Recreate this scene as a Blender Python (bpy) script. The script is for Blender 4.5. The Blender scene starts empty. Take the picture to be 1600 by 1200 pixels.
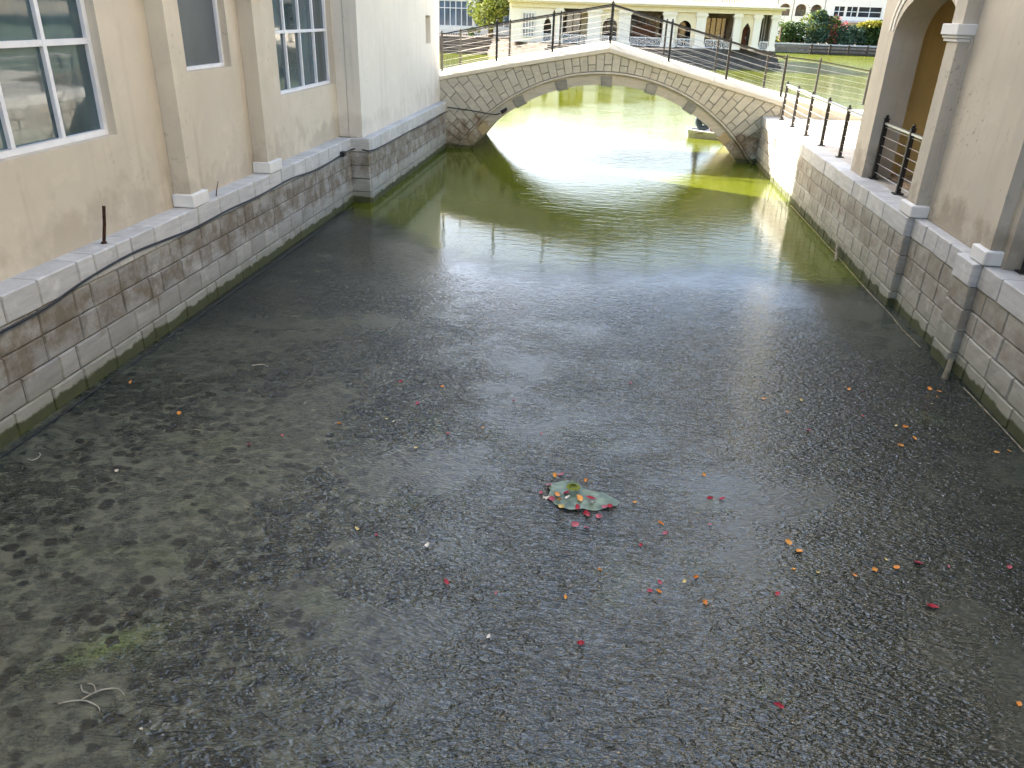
import bpy, bmesh, math, random
from math import radians as R, sin, cos, pi, sqrt, tan, atan2
from mathutils import Vector, Matrix, noise as mnoise

S = bpy.context.scene
COL = S.collection
random.seed(7)

# ------------------------------------------------------------------ camera
cam_d = bpy.data.cameras.new('camera')
cam_d.sensor_width = 36.0
cam_d.lens = 1200 / 1600 * 36.0
cam_d.clip_start = 0.05
cam_d.clip_end = 3000
cam = bpy.data.objects.new('camera', cam_d)
COL.objects.link(cam)
yaw, pitch, roll = R(6.36), R(25.8), R(1.97)
F = Vector((-sin(yaw)*cos(pitch), cos(yaw)*cos(pitch), -sin(pitch)))
RT = Vector((cos(yaw), sin(yaw), 0)); UP = RT.cross(F)
RT2 = RT*cos(roll) + UP*sin(roll); UP2 = RT2.cross(F)
cam.matrix_world = Matrix(((RT2.x, UP2.x, -F.x, 0), (RT2.y, UP2.y, -F.y, 0), (RT2.z, UP2.z, -F.z, 3.5), (0, 0, 0, 1)))
S.camera = cam

# ------------------------------------------------------------------ sky, sun, exposure
SUN_EL = R(30)
SUN_H = Vector((-.876, .482))            # horizontal direction towards the sun (far left)
w = bpy.data.worlds.new('World'); S.world = w; w.use_nodes = True
wn = w.node_tree.nodes; wl = w.node_tree.links
sky = wn.new('ShaderNodeTexSky'); sky.sky_type = 'NISHITA'; sky.sun_disc = False
sky.sun_elevation = SUN_EL
sky.sun_rotation = atan2(SUN_H.x, SUN_H.y)
sky.air_density = 1.0; sky.dust_density = 4.0; sky.ozone_density = 1.0
bg = wn['Background']; bg.inputs[1].default_value = 0.13
wl.new(sky.outputs[0], bg.inputs[0])
sun_d = bpy.data.lights.new('sun', 'SUN'); sun_d.energy = 5.0; sun_d.angle = R(0.53); sun_d.color = (1, .94, .84)
sun = bpy.data.objects.new('sun', sun_d); COL.objects.link(sun)
sd = Vector((SUN_H.x*cos(SUN_EL), SUN_H.y*cos(SUN_EL), sin(SUN_EL)))
sun.rotation_euler = sd.to_track_quat('Z', 'Y').to_euler()
sun.location = (-20, 40, 30)
vs = S.view_settings
vs.view_transform = 'Standard'; vs.look = 'None'; vs.exposure = 2.55; vs.gamma = 1; vs.use_curve_mapping = False
S.cycles.max_bounces = 5; S.cycles.glossy_bounces = 3; S.cycles.diffuse_bounces = 3; S.cycles.transmission_bounces = 2; S.cycles.transparent_max_bounces = 4
S.cycles.caustics_reflective = False; S.cycles.caustics_refractive = False
S.cycles.use_adaptive_sampling = True; S.cycles.adaptive_threshold = .02
S.cycles.use_denoising = True
S.cycles.sample_clamp_indirect = 8

# ------------------------------------------------------------------ material helpers
class NT:
    def __init__(s, name, rough=.7, spec=.5):
        s.m = bpy.data.materials.new(name); s.m.use_nodes = True
        s.t = s.m.node_tree; s.b = s.t.nodes['Principled BSDF']; s.out = s.t.nodes['Material Output']
        s.b.inputs['Roughness'].default_value = rough
        s.b.inputs['Specular IOR Level'].default_value = spec
    def put(s, sock, v):
        if hasattr(v, 'is_linked'): s.t.links.new(v, sock)
        else:
            if isinstance(v, tuple) and len(v) == 3 and sock.type == 'RGBA': v = (*v, 1)
            sock.default_value = v
    def n(s, typ, props=None, **ins):
        d = s.t.nodes.new('ShaderNode' + typ)
        for k, v in (props or {}).items(): setattr(d, k, v)
        for k, v in ins.items():
            s.put(d.inputs[int(k[1:])] if k[0] == '_' and k[1:].isdigit() else d.inputs[k.replace('_', ' ')], v)
        return d
    def pos(s): return s.n('NewGeometry').outputs['Position']
    def scale(s, v, xyz): return s.n('VectorMath', {'operation': 'MULTIPLY'}, _0=v, _1=xyz).outputs[0]
    def noise(s, v, sc, det=4, rough=.55, dist=0):
        return s.n('TexNoise', None, Vector=v, Scale=sc, Detail=det, Roughness=rough, Distortion=dist).outputs[0]
    def math(s, op, a, b=0.0, c=0.0, clamp=False):
        return s.n('Math', {'operation': op, 'use_clamp': clamp}, _0=a, _1=b, _2=c).outputs[0]
    def ramp(s, v, lo, hi, a=0.0, b=1.0, smooth=True):
        return s.n('MapRange', {'interpolation_type': 'SMOOTHSTEP' if smooth else 'LINEAR'}, Value=v, From_Min=lo, From_Max=hi, To_Min=a, To_Max=b).outputs[0]
    def mix(s, f, a, b, mode='MIX'):
        d = s.n('Mix', {'data_type': 'RGBA', 'blend_type': mode})
        s.put(d.inputs[0], f); s.put(d.inputs[6], a); s.put(d.inputs[7], b)
        return d.outputs[2]
    def rnd(s): return s.n('ObjectInfo').outputs['Random']
    def xyz(s, v): return s.n('SeparateXYZ', None, _0=v).outputs
    def bump(s, h, strength=.3, dist=.02, normal=None):
        d = s.n('Bump', None, Height=h, Strength=strength, Distance=dist)
        if normal is not None: s.put(d.inputs['Normal'], normal)
        return d.outputs[0]
    def set(s, **k):
        for kk, v in k.items(): s.put(s.b.inputs[kk.replace('_', ' ')], v)
        return s.m

def plaster(name, col, dark=.86, bumps=.12, damp=0.0):
    """painted render: cloudy tone, rain streaks, specks of mould, and (damp) a stained foot above the ledge"""
    t = NT(name, .85, .2); p = t.pos(); x = t.xyz(p)
    a = t.noise(p, .7, 5, .6); b = t.noise(t.scale(p, (5, 5, .3)), 1.0, 5, .62)
    c = t.mix(t.ramp(a, .3, .7), tuple(v*dark for v in col), col)
    c = t.mix(t.ramp(b, .52, .78, 0, .42), c, (col[0]*.66, col[1]*.64, col[2]*.60))
    patch = t.noise(p, 2.3, 3, .5, .6)
    c = t.mix(t.ramp(patch, .60, .64, 0, .16), c, tuple(min(1, v*1.15) for v in col))
    sp = t.noise(p, 9.0, 4, .75)
    c = t.mix(t.ramp(sp, .70, .76, 0, .6), c, (col[0]*.36, col[1]*.34, col[2]*.31))
    if damp:
        foot = t.ramp(t.math('ADD', x[2], t.ramp(t.noise(p, 2.2, 5, .65), .25, .75, -.35, .35)), 1.75, 1.25)
        c = t.mix(t.math('MULTIPLY', foot, damp), c, (col[0]*.52, col[1]*.49, col[2]*.45))
        mould = t.math('MULTIPLY', t.ramp(t.noise(p, 13, 5, .7), .56, .68), t.ramp(t.noise(p, 1.1, 3), .52, .66))
        c = t.mix(t.math('MULTIPLY', mould, damp*.9), c, (col[0]*.33, col[1]*.31, col[2]*.29))
    fine = t.noise(p, 70, 3)
    return t.set(Base_Color=c, Normal=t.bump(t.math('ADD', fine, t.math('MULTIPLY', a, 3)), bumps, .01))

def plain(name, col, rough=.6, spec=.4, metal=0.0, var=.12, sc=6, bumps=0.0):
    t = NT(name, rough, spec); p = t.pos()
    a = t.noise(p, sc, 4)
    t.set(Base_Color=t.mix(t.ramp(a, .3, .7), tuple(x*(1-var) for x in col), tuple(min(1, x*(1+var)) for x in col)), Metallic=metal)
    if bumps: t.set(Normal=t.bump(t.noise(p, sc*9, 4), bumps, .01))
    return t.m

def stone(name, g0, g1, brown, bz0, bz1, bstr, green=True, sc=1.0):
    """weathered concrete block: per-stone tint, brown tide stain, green growth at the waterline"""
    t = NT(name, .8, .3); p = t.pos(); x = t.xyz(p)
    base = t.mix(t.rnd(), g0, g1)
    streak = t.noise(t.scale(p, (1.3, 1.3, 9)), 2.2, 6, .65)
    blotch = t.noise(p, 3.2*sc, 6, .62)
    base = t.mix(t.ramp(streak, .35, .75, 0, .42), base, tuple(v*.55 for v in g0))
    base = t.mix(t.ramp(blotch, .55, .75, 0, .55), base, tuple(min(1, v*1.35) for v in g1))
    wob = t.noise(p, 1.7, 5, .6)
    z = t.math('ADD', x[2], t.ramp(wob, .2, .8, -.18, .18))
    band = t.math('MULTIPLY', t.ramp(z, bz0, bz0+.16), t.ramp(z, bz1, bz1-.22))
    bn = t.noise(p, 4.5, 6, .68)
    fac = t.math('MULTIPLY', t.math('MULTIPLY', band, t.ramp(bn, .3, .62)), bstr)
    base = t.mix(fac, base, brown)
    if green:
        gz = t.math('ADD', x[2], t.ramp(t.noise(p, 4, 4), .3, .7, -.025, .025))
        gr = t.ramp(gz, .135, .10)
        base = t.mix(t.math('MULTIPLY', t.ramp(gz, .5, .1), .35), base, (.16, .17, .09))
        base = t.mix(t.math('MULTIPLY', gr, .93), base, (.055, .062, .02))
    fine = t.noise(p, 45, 5, .7)
    return t.set(Base_Color=base, Normal=t.bump(fine, .35, .012))

BEIGE = (.69, .615, .49)
M = {}
M['plaster'] = plaster('beige_plaster', BEIGE, .86, .12, .45)
M['plaster_pale_skylit'] = plaster('pale_skylit_plaster', (.79, .74, .645), .92, .12, .3)  # projecting wall's brighter skylight is put into this colour; sills and archivolts simply pale
M['plaster_right'] = plaster('grey_beige_plaster', (.61, .55, .45), .84, .12, .75)
M['ochre'] = plaster('ochre_plaster', (.80, .60, .25))
M['white_paint'] = plaster('white_painted_plaster', (.80, .785, .75), .93)
M['stone_left'] = stone('quay_stone_left', (.33, .32, .30), (.44, .43, .405), (.15, .115, .07), .40, 1.08, .78)
M['stone_right'] = stone('quay_stone_right', (.35, .335, .285), (.46, .44, .385), (.20, .15, .10), .42, 1.05, .5)
M['cap'] = stone('coping_concrete', (.52, .51, .485), (.62, .61, .585), (.2, .17, .14), .98, 1.12, .3, False)
M['core'] = plain('mortar', (.13, .12, .10), .9, .1, 0, .3, 12)
M['bridge_stone'] = stone('bridge_stone', (.48, .45, .37), (.55, .52, .435), (.17, .115, .065), -.1, .95, .95, True)
M['bridge_pale'] = stone('bridge_cast_stone', (.50, .465, .385), (.56, .52, .44), (.17, .105, .05), -.1, .85, .9, True)
M['ring_tan'] = stone('ring_block_tan', (.42, .33, .18), (.46, .36, .2), (.2, .14, .06), -.1, .2, .3, True)
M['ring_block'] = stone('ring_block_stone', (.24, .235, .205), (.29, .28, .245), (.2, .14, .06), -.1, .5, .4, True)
M['coping'] = plaster('bridge_coping', (.66, .61, .50), .9)
M['black_metal'] = plain('black_painted_metal', (.018, .016, .015), .45, .5, 0, .3, 20)
M['steel'] = plain('brushed_steel', (.55, .56, .58), .35, .5, .9, .1, 8)
M['cable'] = plain('steel_cable', (.5, .48, .44), .4, .5, .6, .1, 8)
M['rubber'] = plain('black_rubber', (.012, .012, .014), .5, .4, 0, .3, 9)
M['rust'] = plain('rusty_iron', (.055, .025, .016), .85, .2, .2, .5, 40, .3)
M['wood'] = plain('weathered_wood', (.22, .19, .13), .9, .2, 0, .35, 14, .3)
M['frame'] = plain('white_aluminium', (.80, .81, .83), .4, .5, 0, .05, 5)
M['terrace'] = plain('terrace_paving', (.50, .46, .40), .8, .3, 0, .12, 2.5, .2)
M['pav_floor'] = plain('paving_tan', (.46, .33, .22), .8, .3, 0, .2, 3)
M['roof'] = plain('roof_grey', (.4, .38, .35), .85, .2)

def glass(name, col, ior, rough, var=.4):
    t = NT(name, rough, .5); p = t.pos()
    a = t.noise(t.scale(p, (1, 1.4, .5)), 1.1, 4)
    sm = t.noise(p, 3, 3)
    return t.set(Base_Color=t.mix(t.ramp(a, .3, .7), tuple(x*(1-var) for x in col), tuple(x*(1+var) for x in col)),
                 IOR=ior, Roughness=t.ramp(sm, .3, .8, rough, rough+.05), Normal=t.bump(t.noise(p, 1.3, 2), .03, .05))
M['glass'] = glass('tinted_glass', (.04, .075, .09), 1.75, .02)
M['glass_grey'] = glass('frosted_grey_glass', (.085, .10, .115), 1.6, .22, .12)
M['glass_dark'] = glass('dark_glass', (.02, .025, .03), 1.6, .05)
M['glass_blue'] = glass('blue_glass', (.09, .13, .17), 1.6, .08)

# --- water
def water_mat():
    t = NT('green_canal_water', .03, .5); p = t.pos()
    big = t.noise(p, .09, 3)
    col = t.mix(t.ramp(big, .35, .65), (.078, .093, .006), (.098, .114, .008))
    r1 = t.noise(t.scale(p, (.55, 1.25, 1)), 5.0, 3, .55, .6)
    r2 = t.noise(t.scale(p, (.7, 1.5, 1)), 17, 3, .5, .4)
    h = t.math('ADD', r1, t.math('MULTIPLY', r2, .28))
    gust = t.math('MULTIPLY', t.ramp(t.noise(p, .22, 2), .35, .65, .4, 1.1), t.ramp(t.xyz(p)[0], -2.6, 1.2, .5, 1.35))
    h = t.math('MULTIPLY', t.math('MULTIPLY', h, gust), t.ramp(t.xyz(p)[1], 28, 75, 1.0, .7))
    t.b.inputs['IOR'].default_value = 1.333
    return t.set(Base_Color=col, Roughness=t.ramp(t.xyz(p)[1], 38, 85, .025, .22), Normal=t.bump(h, .5, .0125))
M['water'] = water_mat()

def scum_mat():
    t = NT('algae_scum', .4, .5); p = t.pos()
    at = lambda n: t.n('Attribute', {'attribute_name': n}).outputs['Fac']
    cov, side, thick, green = at('cover'), at('side'), at('thick'), at('green')
    # fibrous mat: dark wet skin where thin, paler felted olive where thick
    f1 = t.noise(t.scale(p, (1, 1.2, 1)), 36, 4, .7, 1.2)
    f2 = t.noise(p, 6, 3, .65, .8)
    c = t.mix(t.ramp(f1, .36, .66), (.009, .011, .009), (.040, .046, .035))
    c2 = t.mix(t.ramp(f1, .36, .64), (.014, .017, .012), (.100, .107, .078))
    c = t.mix(t.math('MULTIPLY', thick, .85), c, c2)
    c = t.mix(t.math('MULTIPLY', t.ramp(f2, .45, .7, 0, .6), t.ramp(thick, 0, 1, .4, 1)), c, (.060, .066, .045))
    # ragged round openings where open water shows through
    warp = t.n('VectorMath', {'operation': 'ADD'}, _0=t.scale(p, (1, 1.25, 1)), _1=t.scale(t.n('TexNoise', None, Vector=p, Scale=13.0, Detail=3.0).outputs[1], (.075, .075, 0))).outputs[0]
    vo = t.n('TexVoronoi', {'feature': 'F1'}, Vector=warp, Scale=9.0, Randomness=1.0)
    vein = t.math('MULTIPLY', t.ramp(vo.outputs['Distance'], .42, .62), t.math('MULTIPLY', side, t.ramp(f2, .4, .6)))
    c = t.mix(t.math('MULTIPLY', vein, .55), c, (.16, .165, .115))
    c = t.mix(t.math('MULTIPLY', green, t.ramp(f1, .35, .6, .2, .9)), c, (.13, .17, .05))
    rad = t.math('MULTIPLY', t.ramp(t.xyz(vo.outputs['Color'])[0], .2, 1.0, 0, .62, False), t.ramp(t.noise(p, 1.7, 2), .22, .50))
    hm = t.math('MULTIPLY', t.ramp(t.math('ADD', t.math('SUBTRACT', vo.outputs['Distance'], rad), t.math('MULTIPLY', t.math('SUBTRACT', f1, .5), .25)), .03, -.10), t.ramp(side, .0, .3))
    c = t.mix(t.math('MULTIPLY', hm, .9), c, (.008, .010, .008))
    # relief: wind-crumpled skin
    w1 = t.noise(t.scale(p, (.48, 1.3, 1)), 15, 1.5, .5, 1.0)
    w2 = t.noise(t.scale(p, (.5, 1.4, 1)), 40, 1.0, .5, .8)
    rid = t.math('ABSOLUTE', t.math('SUBTRACT', w1, .5))
    hgt = t.math('ADD', t.math('MULTIPLY', rid, -1.1), t.math('ADD', t.math('MULTIPLY', w2, .42), t.math('MULTIPLY', t.noise(p, 80, 0, .5), .05)))
    amp = t.math('MULTIPLY', t.ramp(cov, .2, 4.5, .06, 1.0), t.ramp(thick, 0, 1, 1.45, .4))
    nrm = t.bump(t.math('MULTIPLY', hgt, amp), 1.0, .028)
    thin = t.ramp(cov, 0, 2.2, 1, 0)
    c = t.mix(t.math('MULTIPLY', thin, .6), c, (.05, .056, .05))
    t.set(Base_Color=c, Normal=nrm, Roughness=t.math('MULTIPLY', t.ramp(thick, 0, 1, .13, .36), t.ramp(cov, 0, 3.5, .55, 1)))
    t.b.inputs['IOR'].default_value = 1.72
    e = t.math('ADD', cov, t.math('MULTIPLY', t.math('SUBTRACT', t.noise(p, 1.5, 6, .7, .8), .5), 2.4))
    t.set(Alpha=t.ramp(e, -.5, 1.1))
    return t.m
M['scum'] = scum_mat()

# ------------------------------------------------------------------ mesh helpers
class MB:
    def __init__(s): s.v = []; s.f = []
    def add(s, vs, fs):
        o = len(s.v); s.v += [tuple(a) for a in vs]; s.f += [tuple(i+o for i in f) for f in fs]; return s
    def box(s, x0, x1, y0, y1, z0, z1):
        return s.add([(x0, y0, z0), (x1, y0, z0), (x1, y1, z0), (x0, y1, z0), (x0, y0, z1), (x1, y0, z1), (x1, y1, z1), (x0, y1, z1)],
                     [(0, 3, 2, 1), (4, 5, 6, 7), (0, 1, 5, 4), (1, 2, 6, 5), (2, 3, 7, 6), (3, 0, 4, 7)])
    def prism(s, poly, a, b, f):
        """poly of 2D points, extruded from a to b; f(u, v, w) -> xyz"""
        n = len(poly)
        return s.add([f(u, v, a) for u, v in poly] + [f(u, v, b) for u, v in poly],
                     [tuple(range(n))[::-1], tuple(range(n, 2*n))] + [(i, (i+1) % n, n+(i+1) % n, n+i) for i in range(n)])
    def tube(s, pts, r, seg=8, caps=True):
        pts = [Vector(p) for p in pts]; n = len(pts); rs = r if isinstance(r, (list, tuple)) else [r]*n
        base = len(s.v); prev = None
        for i, p in enumerate(pts):
            d = (pts[min(i+1, n-1)] - pts[max(i-1, 0)]).normalized()
            a = prev if prev is not None else (Vector((0, 0, 1)) if abs(d.z) < .9 else Vector((1, 0, 0)))
            a = (a - d*a.dot(d)).normalized(); b = d.cross(a); prev = a
            for k in range(seg):
                q = p + (a*cos(2*pi*k/seg) + b*sin(2*pi*k/seg))*rs[i]; s.v.append(tuple(q))
        for i in range(n-1):
            for k in range(seg):
                s.f.append((base+i*seg+k, base+i*seg+(k+1) % seg, base+(i+1)*seg+(k+1) % seg, base+(i+1)*seg+k))
        if caps:
            s.f.append(tuple(base+k for k in range(seg))[::-1]); s.f.append(tuple(base+(n-1)*seg+k for k in range(seg)))
        return s
    def mesh(s, name, mat, smooth=False, bevel=0):
        me = bpy.data.meshes.new(name); me.from_pydata(s.v, [], s.f)
        bm = bmesh.new(); bm.from_mesh(me)
        if bevel:
            bmesh.ops.remove_doubles(bm, verts=bm.verts, dist=1e-5)
            bmesh.ops.bevel(bm, geom=[e for e in bm.edges if e.is_manifold and e.calc_face_angle(0) > .5], offset=bevel, segments=1, affect='EDGES', clamp_overlap=True)
        bmesh.ops.recalc_face_normals(bm, faces=bm.faces)
        bm.to_mesh(me); bm.free()
        if mat: me.materials.append(M[mat] if isinstance(mat, str) else mat)
        if smooth: me.shade_smooth()
        return me
    def build(s, name, mat, parent=None, smooth=False, bevel=0, **tags):
        return link(name, s.mesh(name, mat, smooth, bevel), parent, **tags)

def link(name, me, parent=None, loc=None, rotz=0.0, **tags):
    o = bpy.data.objects.new(name, me); COL.objects.link(o)
    if parent is not None: o.parent = parent
    if loc is not None: o.location = loc
    if rotz: o.rotation_euler[2] = rotz
    for k, v in tags.items():
        if v: o[k] = v
    return o
def thing(name, label, category, loc=(0, 0, 0), group=None):
    """an Empty at the thing's base; parts keep world coordinates through the inverse offset"""
    o = bpy.data.objects.new(name, None); COL.objects.link(o); o.empty_display_size = .2
    o.location = loc; o['label'] = label; o['category'] = category
    if group: o['group'] = group
    return o
_build = MB.build
def world_part(mb, name, mat, parent, **k):
    """a part whose vertices are given in world coordinates under a thing that may be offset"""
    o = mb.build(name, mat, parent, **k)
    off = Vector(); q = parent
    while q is not None: off += q.location; q = q.parent
    o.location = -off
    return o
def structure(mb, name, mat): return mb.build(name, mat, kind='structure')

def XZ(y0=0): return lambda u, v, w: (u, w, v)      # polygon in x,z extruded along y
def YZ(u, v, w): return (w, u, v)                   # polygon in y,z extruded along x
def XY(u, v, w): return (u, v, w)                   # polygon in x,y extruded along z

def holed(mb, u0, u1, z0, z1, ops, w0, w1, f):
    """flat wall u0..u1 x z0..z1 between depths w0 (front) and w1 with rectangular openings (ua, ub, za, zb)"""
    us = sorted({u0, u1, *[a for o in ops for a in o[:2]]}); zs = sorted({z0, z1, *[a for o in ops for a in o[2:]]})
    us = [u for u in us if u0 <= u <= u1]; zs = [z for z in zs if z0 <= z <= z1]
    def solid(i, j):
        if not (0 <= i < len(us)-1 and 0 <= j < len(zs)-1): return False
        cu = (us[i]+us[i+1])/2; cz = (zs[j]+zs[j+1])/2
        return not any(o[0] < cu < o[1] and o[2] < cz < o[3] for o in ops)
    for i in range(len(us)-1):
        for j in range(len(zs)-1):
            if not solid(i, j): continue
            a, b, c, d = us[i], us[i+1], zs[j], zs[j+1]
            for ww in (w0, w1): mb.add([f(a, c, ww), f(b, c, ww), f(b, d, ww), f(a, d, ww)], [(0, 1, 2, 3)])
            if not solid(i-1, j): mb.add([f(a, c, w0), f(a, c, w1), f(a, d, w1), f(a, d, w0)], [(0, 1, 2, 3)])
            if not solid(i+1, j): mb.add([f(b, c, w0), f(b, c, w1), f(b, d, w1), f(b, d, w0)], [(0, 1, 2, 3)])
            if not solid(i, j-1): mb.add([f(a, c, w0), f(b, c, w0), f(b, c, w1), f(a, c, w1)], [(0, 1, 2, 3)])
            if not solid(i, j+1): mb.add([f(a, d, w0), f(b, d, w0), f(b, d, w1), f(a, d, w1)], [(0, 1, 2, 3)])
    return mb

def arch_pts(a0, a1, zs, rise, n=20, pointed=False):
    c = (a0+a1)/2; h = (a1-a0)/2; out = []
    for i in range(n+1):
        t = pi - pi*i/n
        u = c + h*cos(t); z = zs + rise*sin(t)
        if pointed: z = zs + rise*max(0.0, 1-abs(u-c)/h)**.62
        out.append((u, z))
    return out
def arched(mb, u0, u1, z0, z1, a0, a1, zb, zs, rise, w0, w1, f, pointed=False, n=20):
    """wall panel with one arched opening a0..a1 from zb up to springing zs plus rise"""
    ap = arch_pts(a0, a1, zs, rise, n, pointed)
    def q(p): mb.add(p, [tuple(range(len(p)))])
    for ww in (w0, w1):
        q([f(u0, z0, ww), f(a0, z0, ww), f(a0, zs, ww), f(a0, z1, ww), f(u0, z1, ww)])
        q([f(a1, z0, ww), f(u1, z0, ww), f(u1, z1, ww), f(a1, z1, ww), f(a1, zs, ww)])
        for (ua, za), (ub, zb_) in zip(ap, ap[1:]): q([f(ua, za, ww), f(ub, zb_, ww), f(ub, z1, ww), f(ua, z1, ww)])
        if zb > z0: q([f(a0, z0, ww), f(a1, z0, ww), f(a1, zb, ww), f(a0, zb, ww)])
    for (ua, za), (ub, zb_) in zip(ap, ap[1:]): q([f(ua, za, w0), f(ub, zb_, w0), f(ub, zb_, w1), f(ua, za, w1)])
    for a in (a0, a1): q([f(a, zb, w0), f(a, zs, w0), f(a, zs, w1), f(a, zb, w1)])
    if zb > z0: q([f(a0, zb, w0), f(a1, zb, w0), f(a1, zb, w1), f(a0, zb, w1)])
    for u in (u0, u1): q([f(u, z0, w0), f(u, z1, w0), f(u, z1, w1), f(u, z0, w1)])
    q([f(u0, z1, w0), f(u1, z1, w0), f(u1, z1, w1), f(u0, z1, w1)])
    return mb

# ------------------------------------------------------------------ setting: water, banks, far land
structure(MB().add([(-700, -40, 0), (700, -40, 0), (700, 700, 0), (-700, 700, 0)], [(0, 1, 2, 3)]), 'water', 'water')
structure(MB().box(-60, -5.6, -40, 24.9, -1, 1.15), 'bank_left', 'terrace')
structure(MB().box(4.3, 16, 14.25, 25.1, -1, 1.235), 'terrace', 'terrace')
structure(MB().box(4.3, 60, -40, 14.2, -1, 1.22), 'bank_right', 'terrace')
structure(MB().box(14, 700, 108.6, 700, -1, 1.05), 'ground', plain('dry_ground', (.30, .26, .19), .9, .2, 0, .25, .5))
structure(MB().box(-700, -18, 95, 700, -1, 1.3), 'ground_far', plain('sandy_ground', (.38, .33, .25), .9, .2, 0, .25, .5))

# ------------------------------------------------------------------ quay walls
rb = random.Random(11)
_bc = {}
def block_mesh(L, H, D, mat, var):
    """one chamfered, slightly uneven block: front face at x=0 looking +x, length along y"""
    k = (round(L, 2), round(H, 3), D, mat, var)
    if k in _bc: return _bc[k]
    r = random.Random(hash((k[0], k[1], var)) & 0xffff)
    hl, hh, c = L/2-.006, H/2-.006, .012
    v = []; n = 5
    for j in range(3):
        for i in range(n):
            y = -hl+c + (2*hl-2*c)*i/(n-1); z = -hh+c + (2*hh-2*c)*j/2
            v.append((r.uniform(-.004, .004), y + (r.uniform(-.003, .003)), z + r.uniform(-.003, .003)))
    f = [(j*n+i, j*n+i+1, (j+1)*n+i+1, (j+1)*n+i) for j in range(2) for i in range(n-1)]
    o = len(v)
    ring = [(-.014, -hl, -hh), (-.014, hl, -hh), (-.014, hl, hh), (-.014, -hl, hh)]
    v += ring + [(-D, y, z) for _, y, z in ring]
    f += [tuple(range(n-1, -1, -1)) + (o, o+1), (n-1, o+1, o+2, 3*n-1, 2*n-1), tuple(range(2*n, 3*n)) + (o+2, o+3), (0, n, 2*n, o+3, o)]
    f += [(o+i, o+4+i, o+4+(i+1) % 4, o+(i+1) % 4) for i in range(4)]
    m = MB(); m.v = v; m.f = f
    _bc[k] = m.mesh('block', mat)
    return _bc[k]
def lengths(total, opts):
    out = []; left = total
    while left > .62*max(opts):
        a = rb.choice(opts); 
        if a > left: break
        out.append(a); left -= a
    if left > .12: out.append(left)
    elif out: out[-1] += left
    return out
ROWS = [(.98, .725), (.725, .47), (.47, .22), (.22, -.14)]
def course(parent, x, y0, y1, side, mat, rows=ROWS, opts=(.5, .52, .46, .26, .24, .5), D=.12, name='block'):
    """courses of blocks along y on the plane x; side=+1 looks to +x"""
    for (zt, zb) in rows:
        y = y0
        for L in lengths(y1-y0, opts):
            me = block_mesh(L, zt-zb, D, mat, rb.randrange(3))
            off = Vector(parent.location)
            link(name, me, parent, Vector((x + side*rb.uniform(-.005, .004), y+L/2, (zt+zb)/2)) - off, 0 if side > 0 else pi)
            y += L

# left quay
QL = thing('quay_wall', 'long stained stone quay wall below the beige building with windows', 'quay wall', (-4.95, 10, 0))
world_part(MB().box(-7, -4.975, 1.0, 14.86, -1, .985).box(-7, -4.595, 14.87, 22.05, -1, .985), 'core', 'core', QL)
course(QL, -4.95, 1.6, 14.9, 1, 'stone_left')
course(QL, -4.57, 14.9, 22.1, 1, 'stone_left')
for zt, zb in ROWS:      # the return face of the projecting stretch, looking at the camera
    link('block', block_mesh(.38, zt-zb, .1, 'stone_left', rb.randrange(3)), QL, Vector((-4.775, 14.845, (zt+zb)/2)) - QL.location, -pi/2)
course(QL, -4.935, 1.6, 14.88, 1, 'cap', [(1.24, .98)], (.5, .56, .26, .44, .38), .3, 'cap_stone')
course(QL, -4.555, 14.9, 22.1, 1, 'cap', [(1.24, .98)], (.44, .3, .5, .38), .3, 'cap_stone')
link('cap_stone', block_mesh(.4, .26, .1, 'cap', 1), QL, Vector((-4.76, 14.83, 1.11)) - QL.location, -pi/2)
# right quay: the stretch along the terrace, then the arcade's stretches with two pilasters
QR = thing('quay_wall', 'stone block quay wall below the arcade and terrace railing', 'quay wall', (3.98, 14, 0))
world_part(MB().box(4.005, 6, 10.63, 22.05, -1, .985).box(4.095, 6, 1.0, 10.62, -1, .985).box(4.01, 4.09, 8.5, 8.95, -1, .985), 'core', 'core', QR)
course(QR, 3.98, 10.62, 22.08, -1, 'stone_right', opts=(.46, .42, .5, .44, .24, .36))
course(QR, 4.075, 8.97, 10.62, -1, 'stone_right', opts=(.46, .42, .5, .44))
course(QR, 3.985, 8.49, 8.97, -1, 'stone_right', opts=(.48,))
course(QR, 4.065, 1.6, 8.49, -1, 'stone_right', opts=(.56, .5, .6))
course(QR, 3.965, 10.62, 22.08, -1, 'cap', [(1.24, .98)], (.95, 1.1, .8), .36, 'cap_stone')
course(QR, 4.06, 8.97, 10.62, -1, 'cap', [(1.24, .98)], (1.2, .4), .3, 'cap_stone')
course(QR, 3.97, 8.49, 8.97, -1, 'cap', [(1.24, .98)], (.48,), .3, 'cap_stone')
course(QR, 4.05, 1.6, 8.49, -1, 'cap', [(1.24, .98)], (1.5, 1.7), .6, 'cap_stone')

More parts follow.
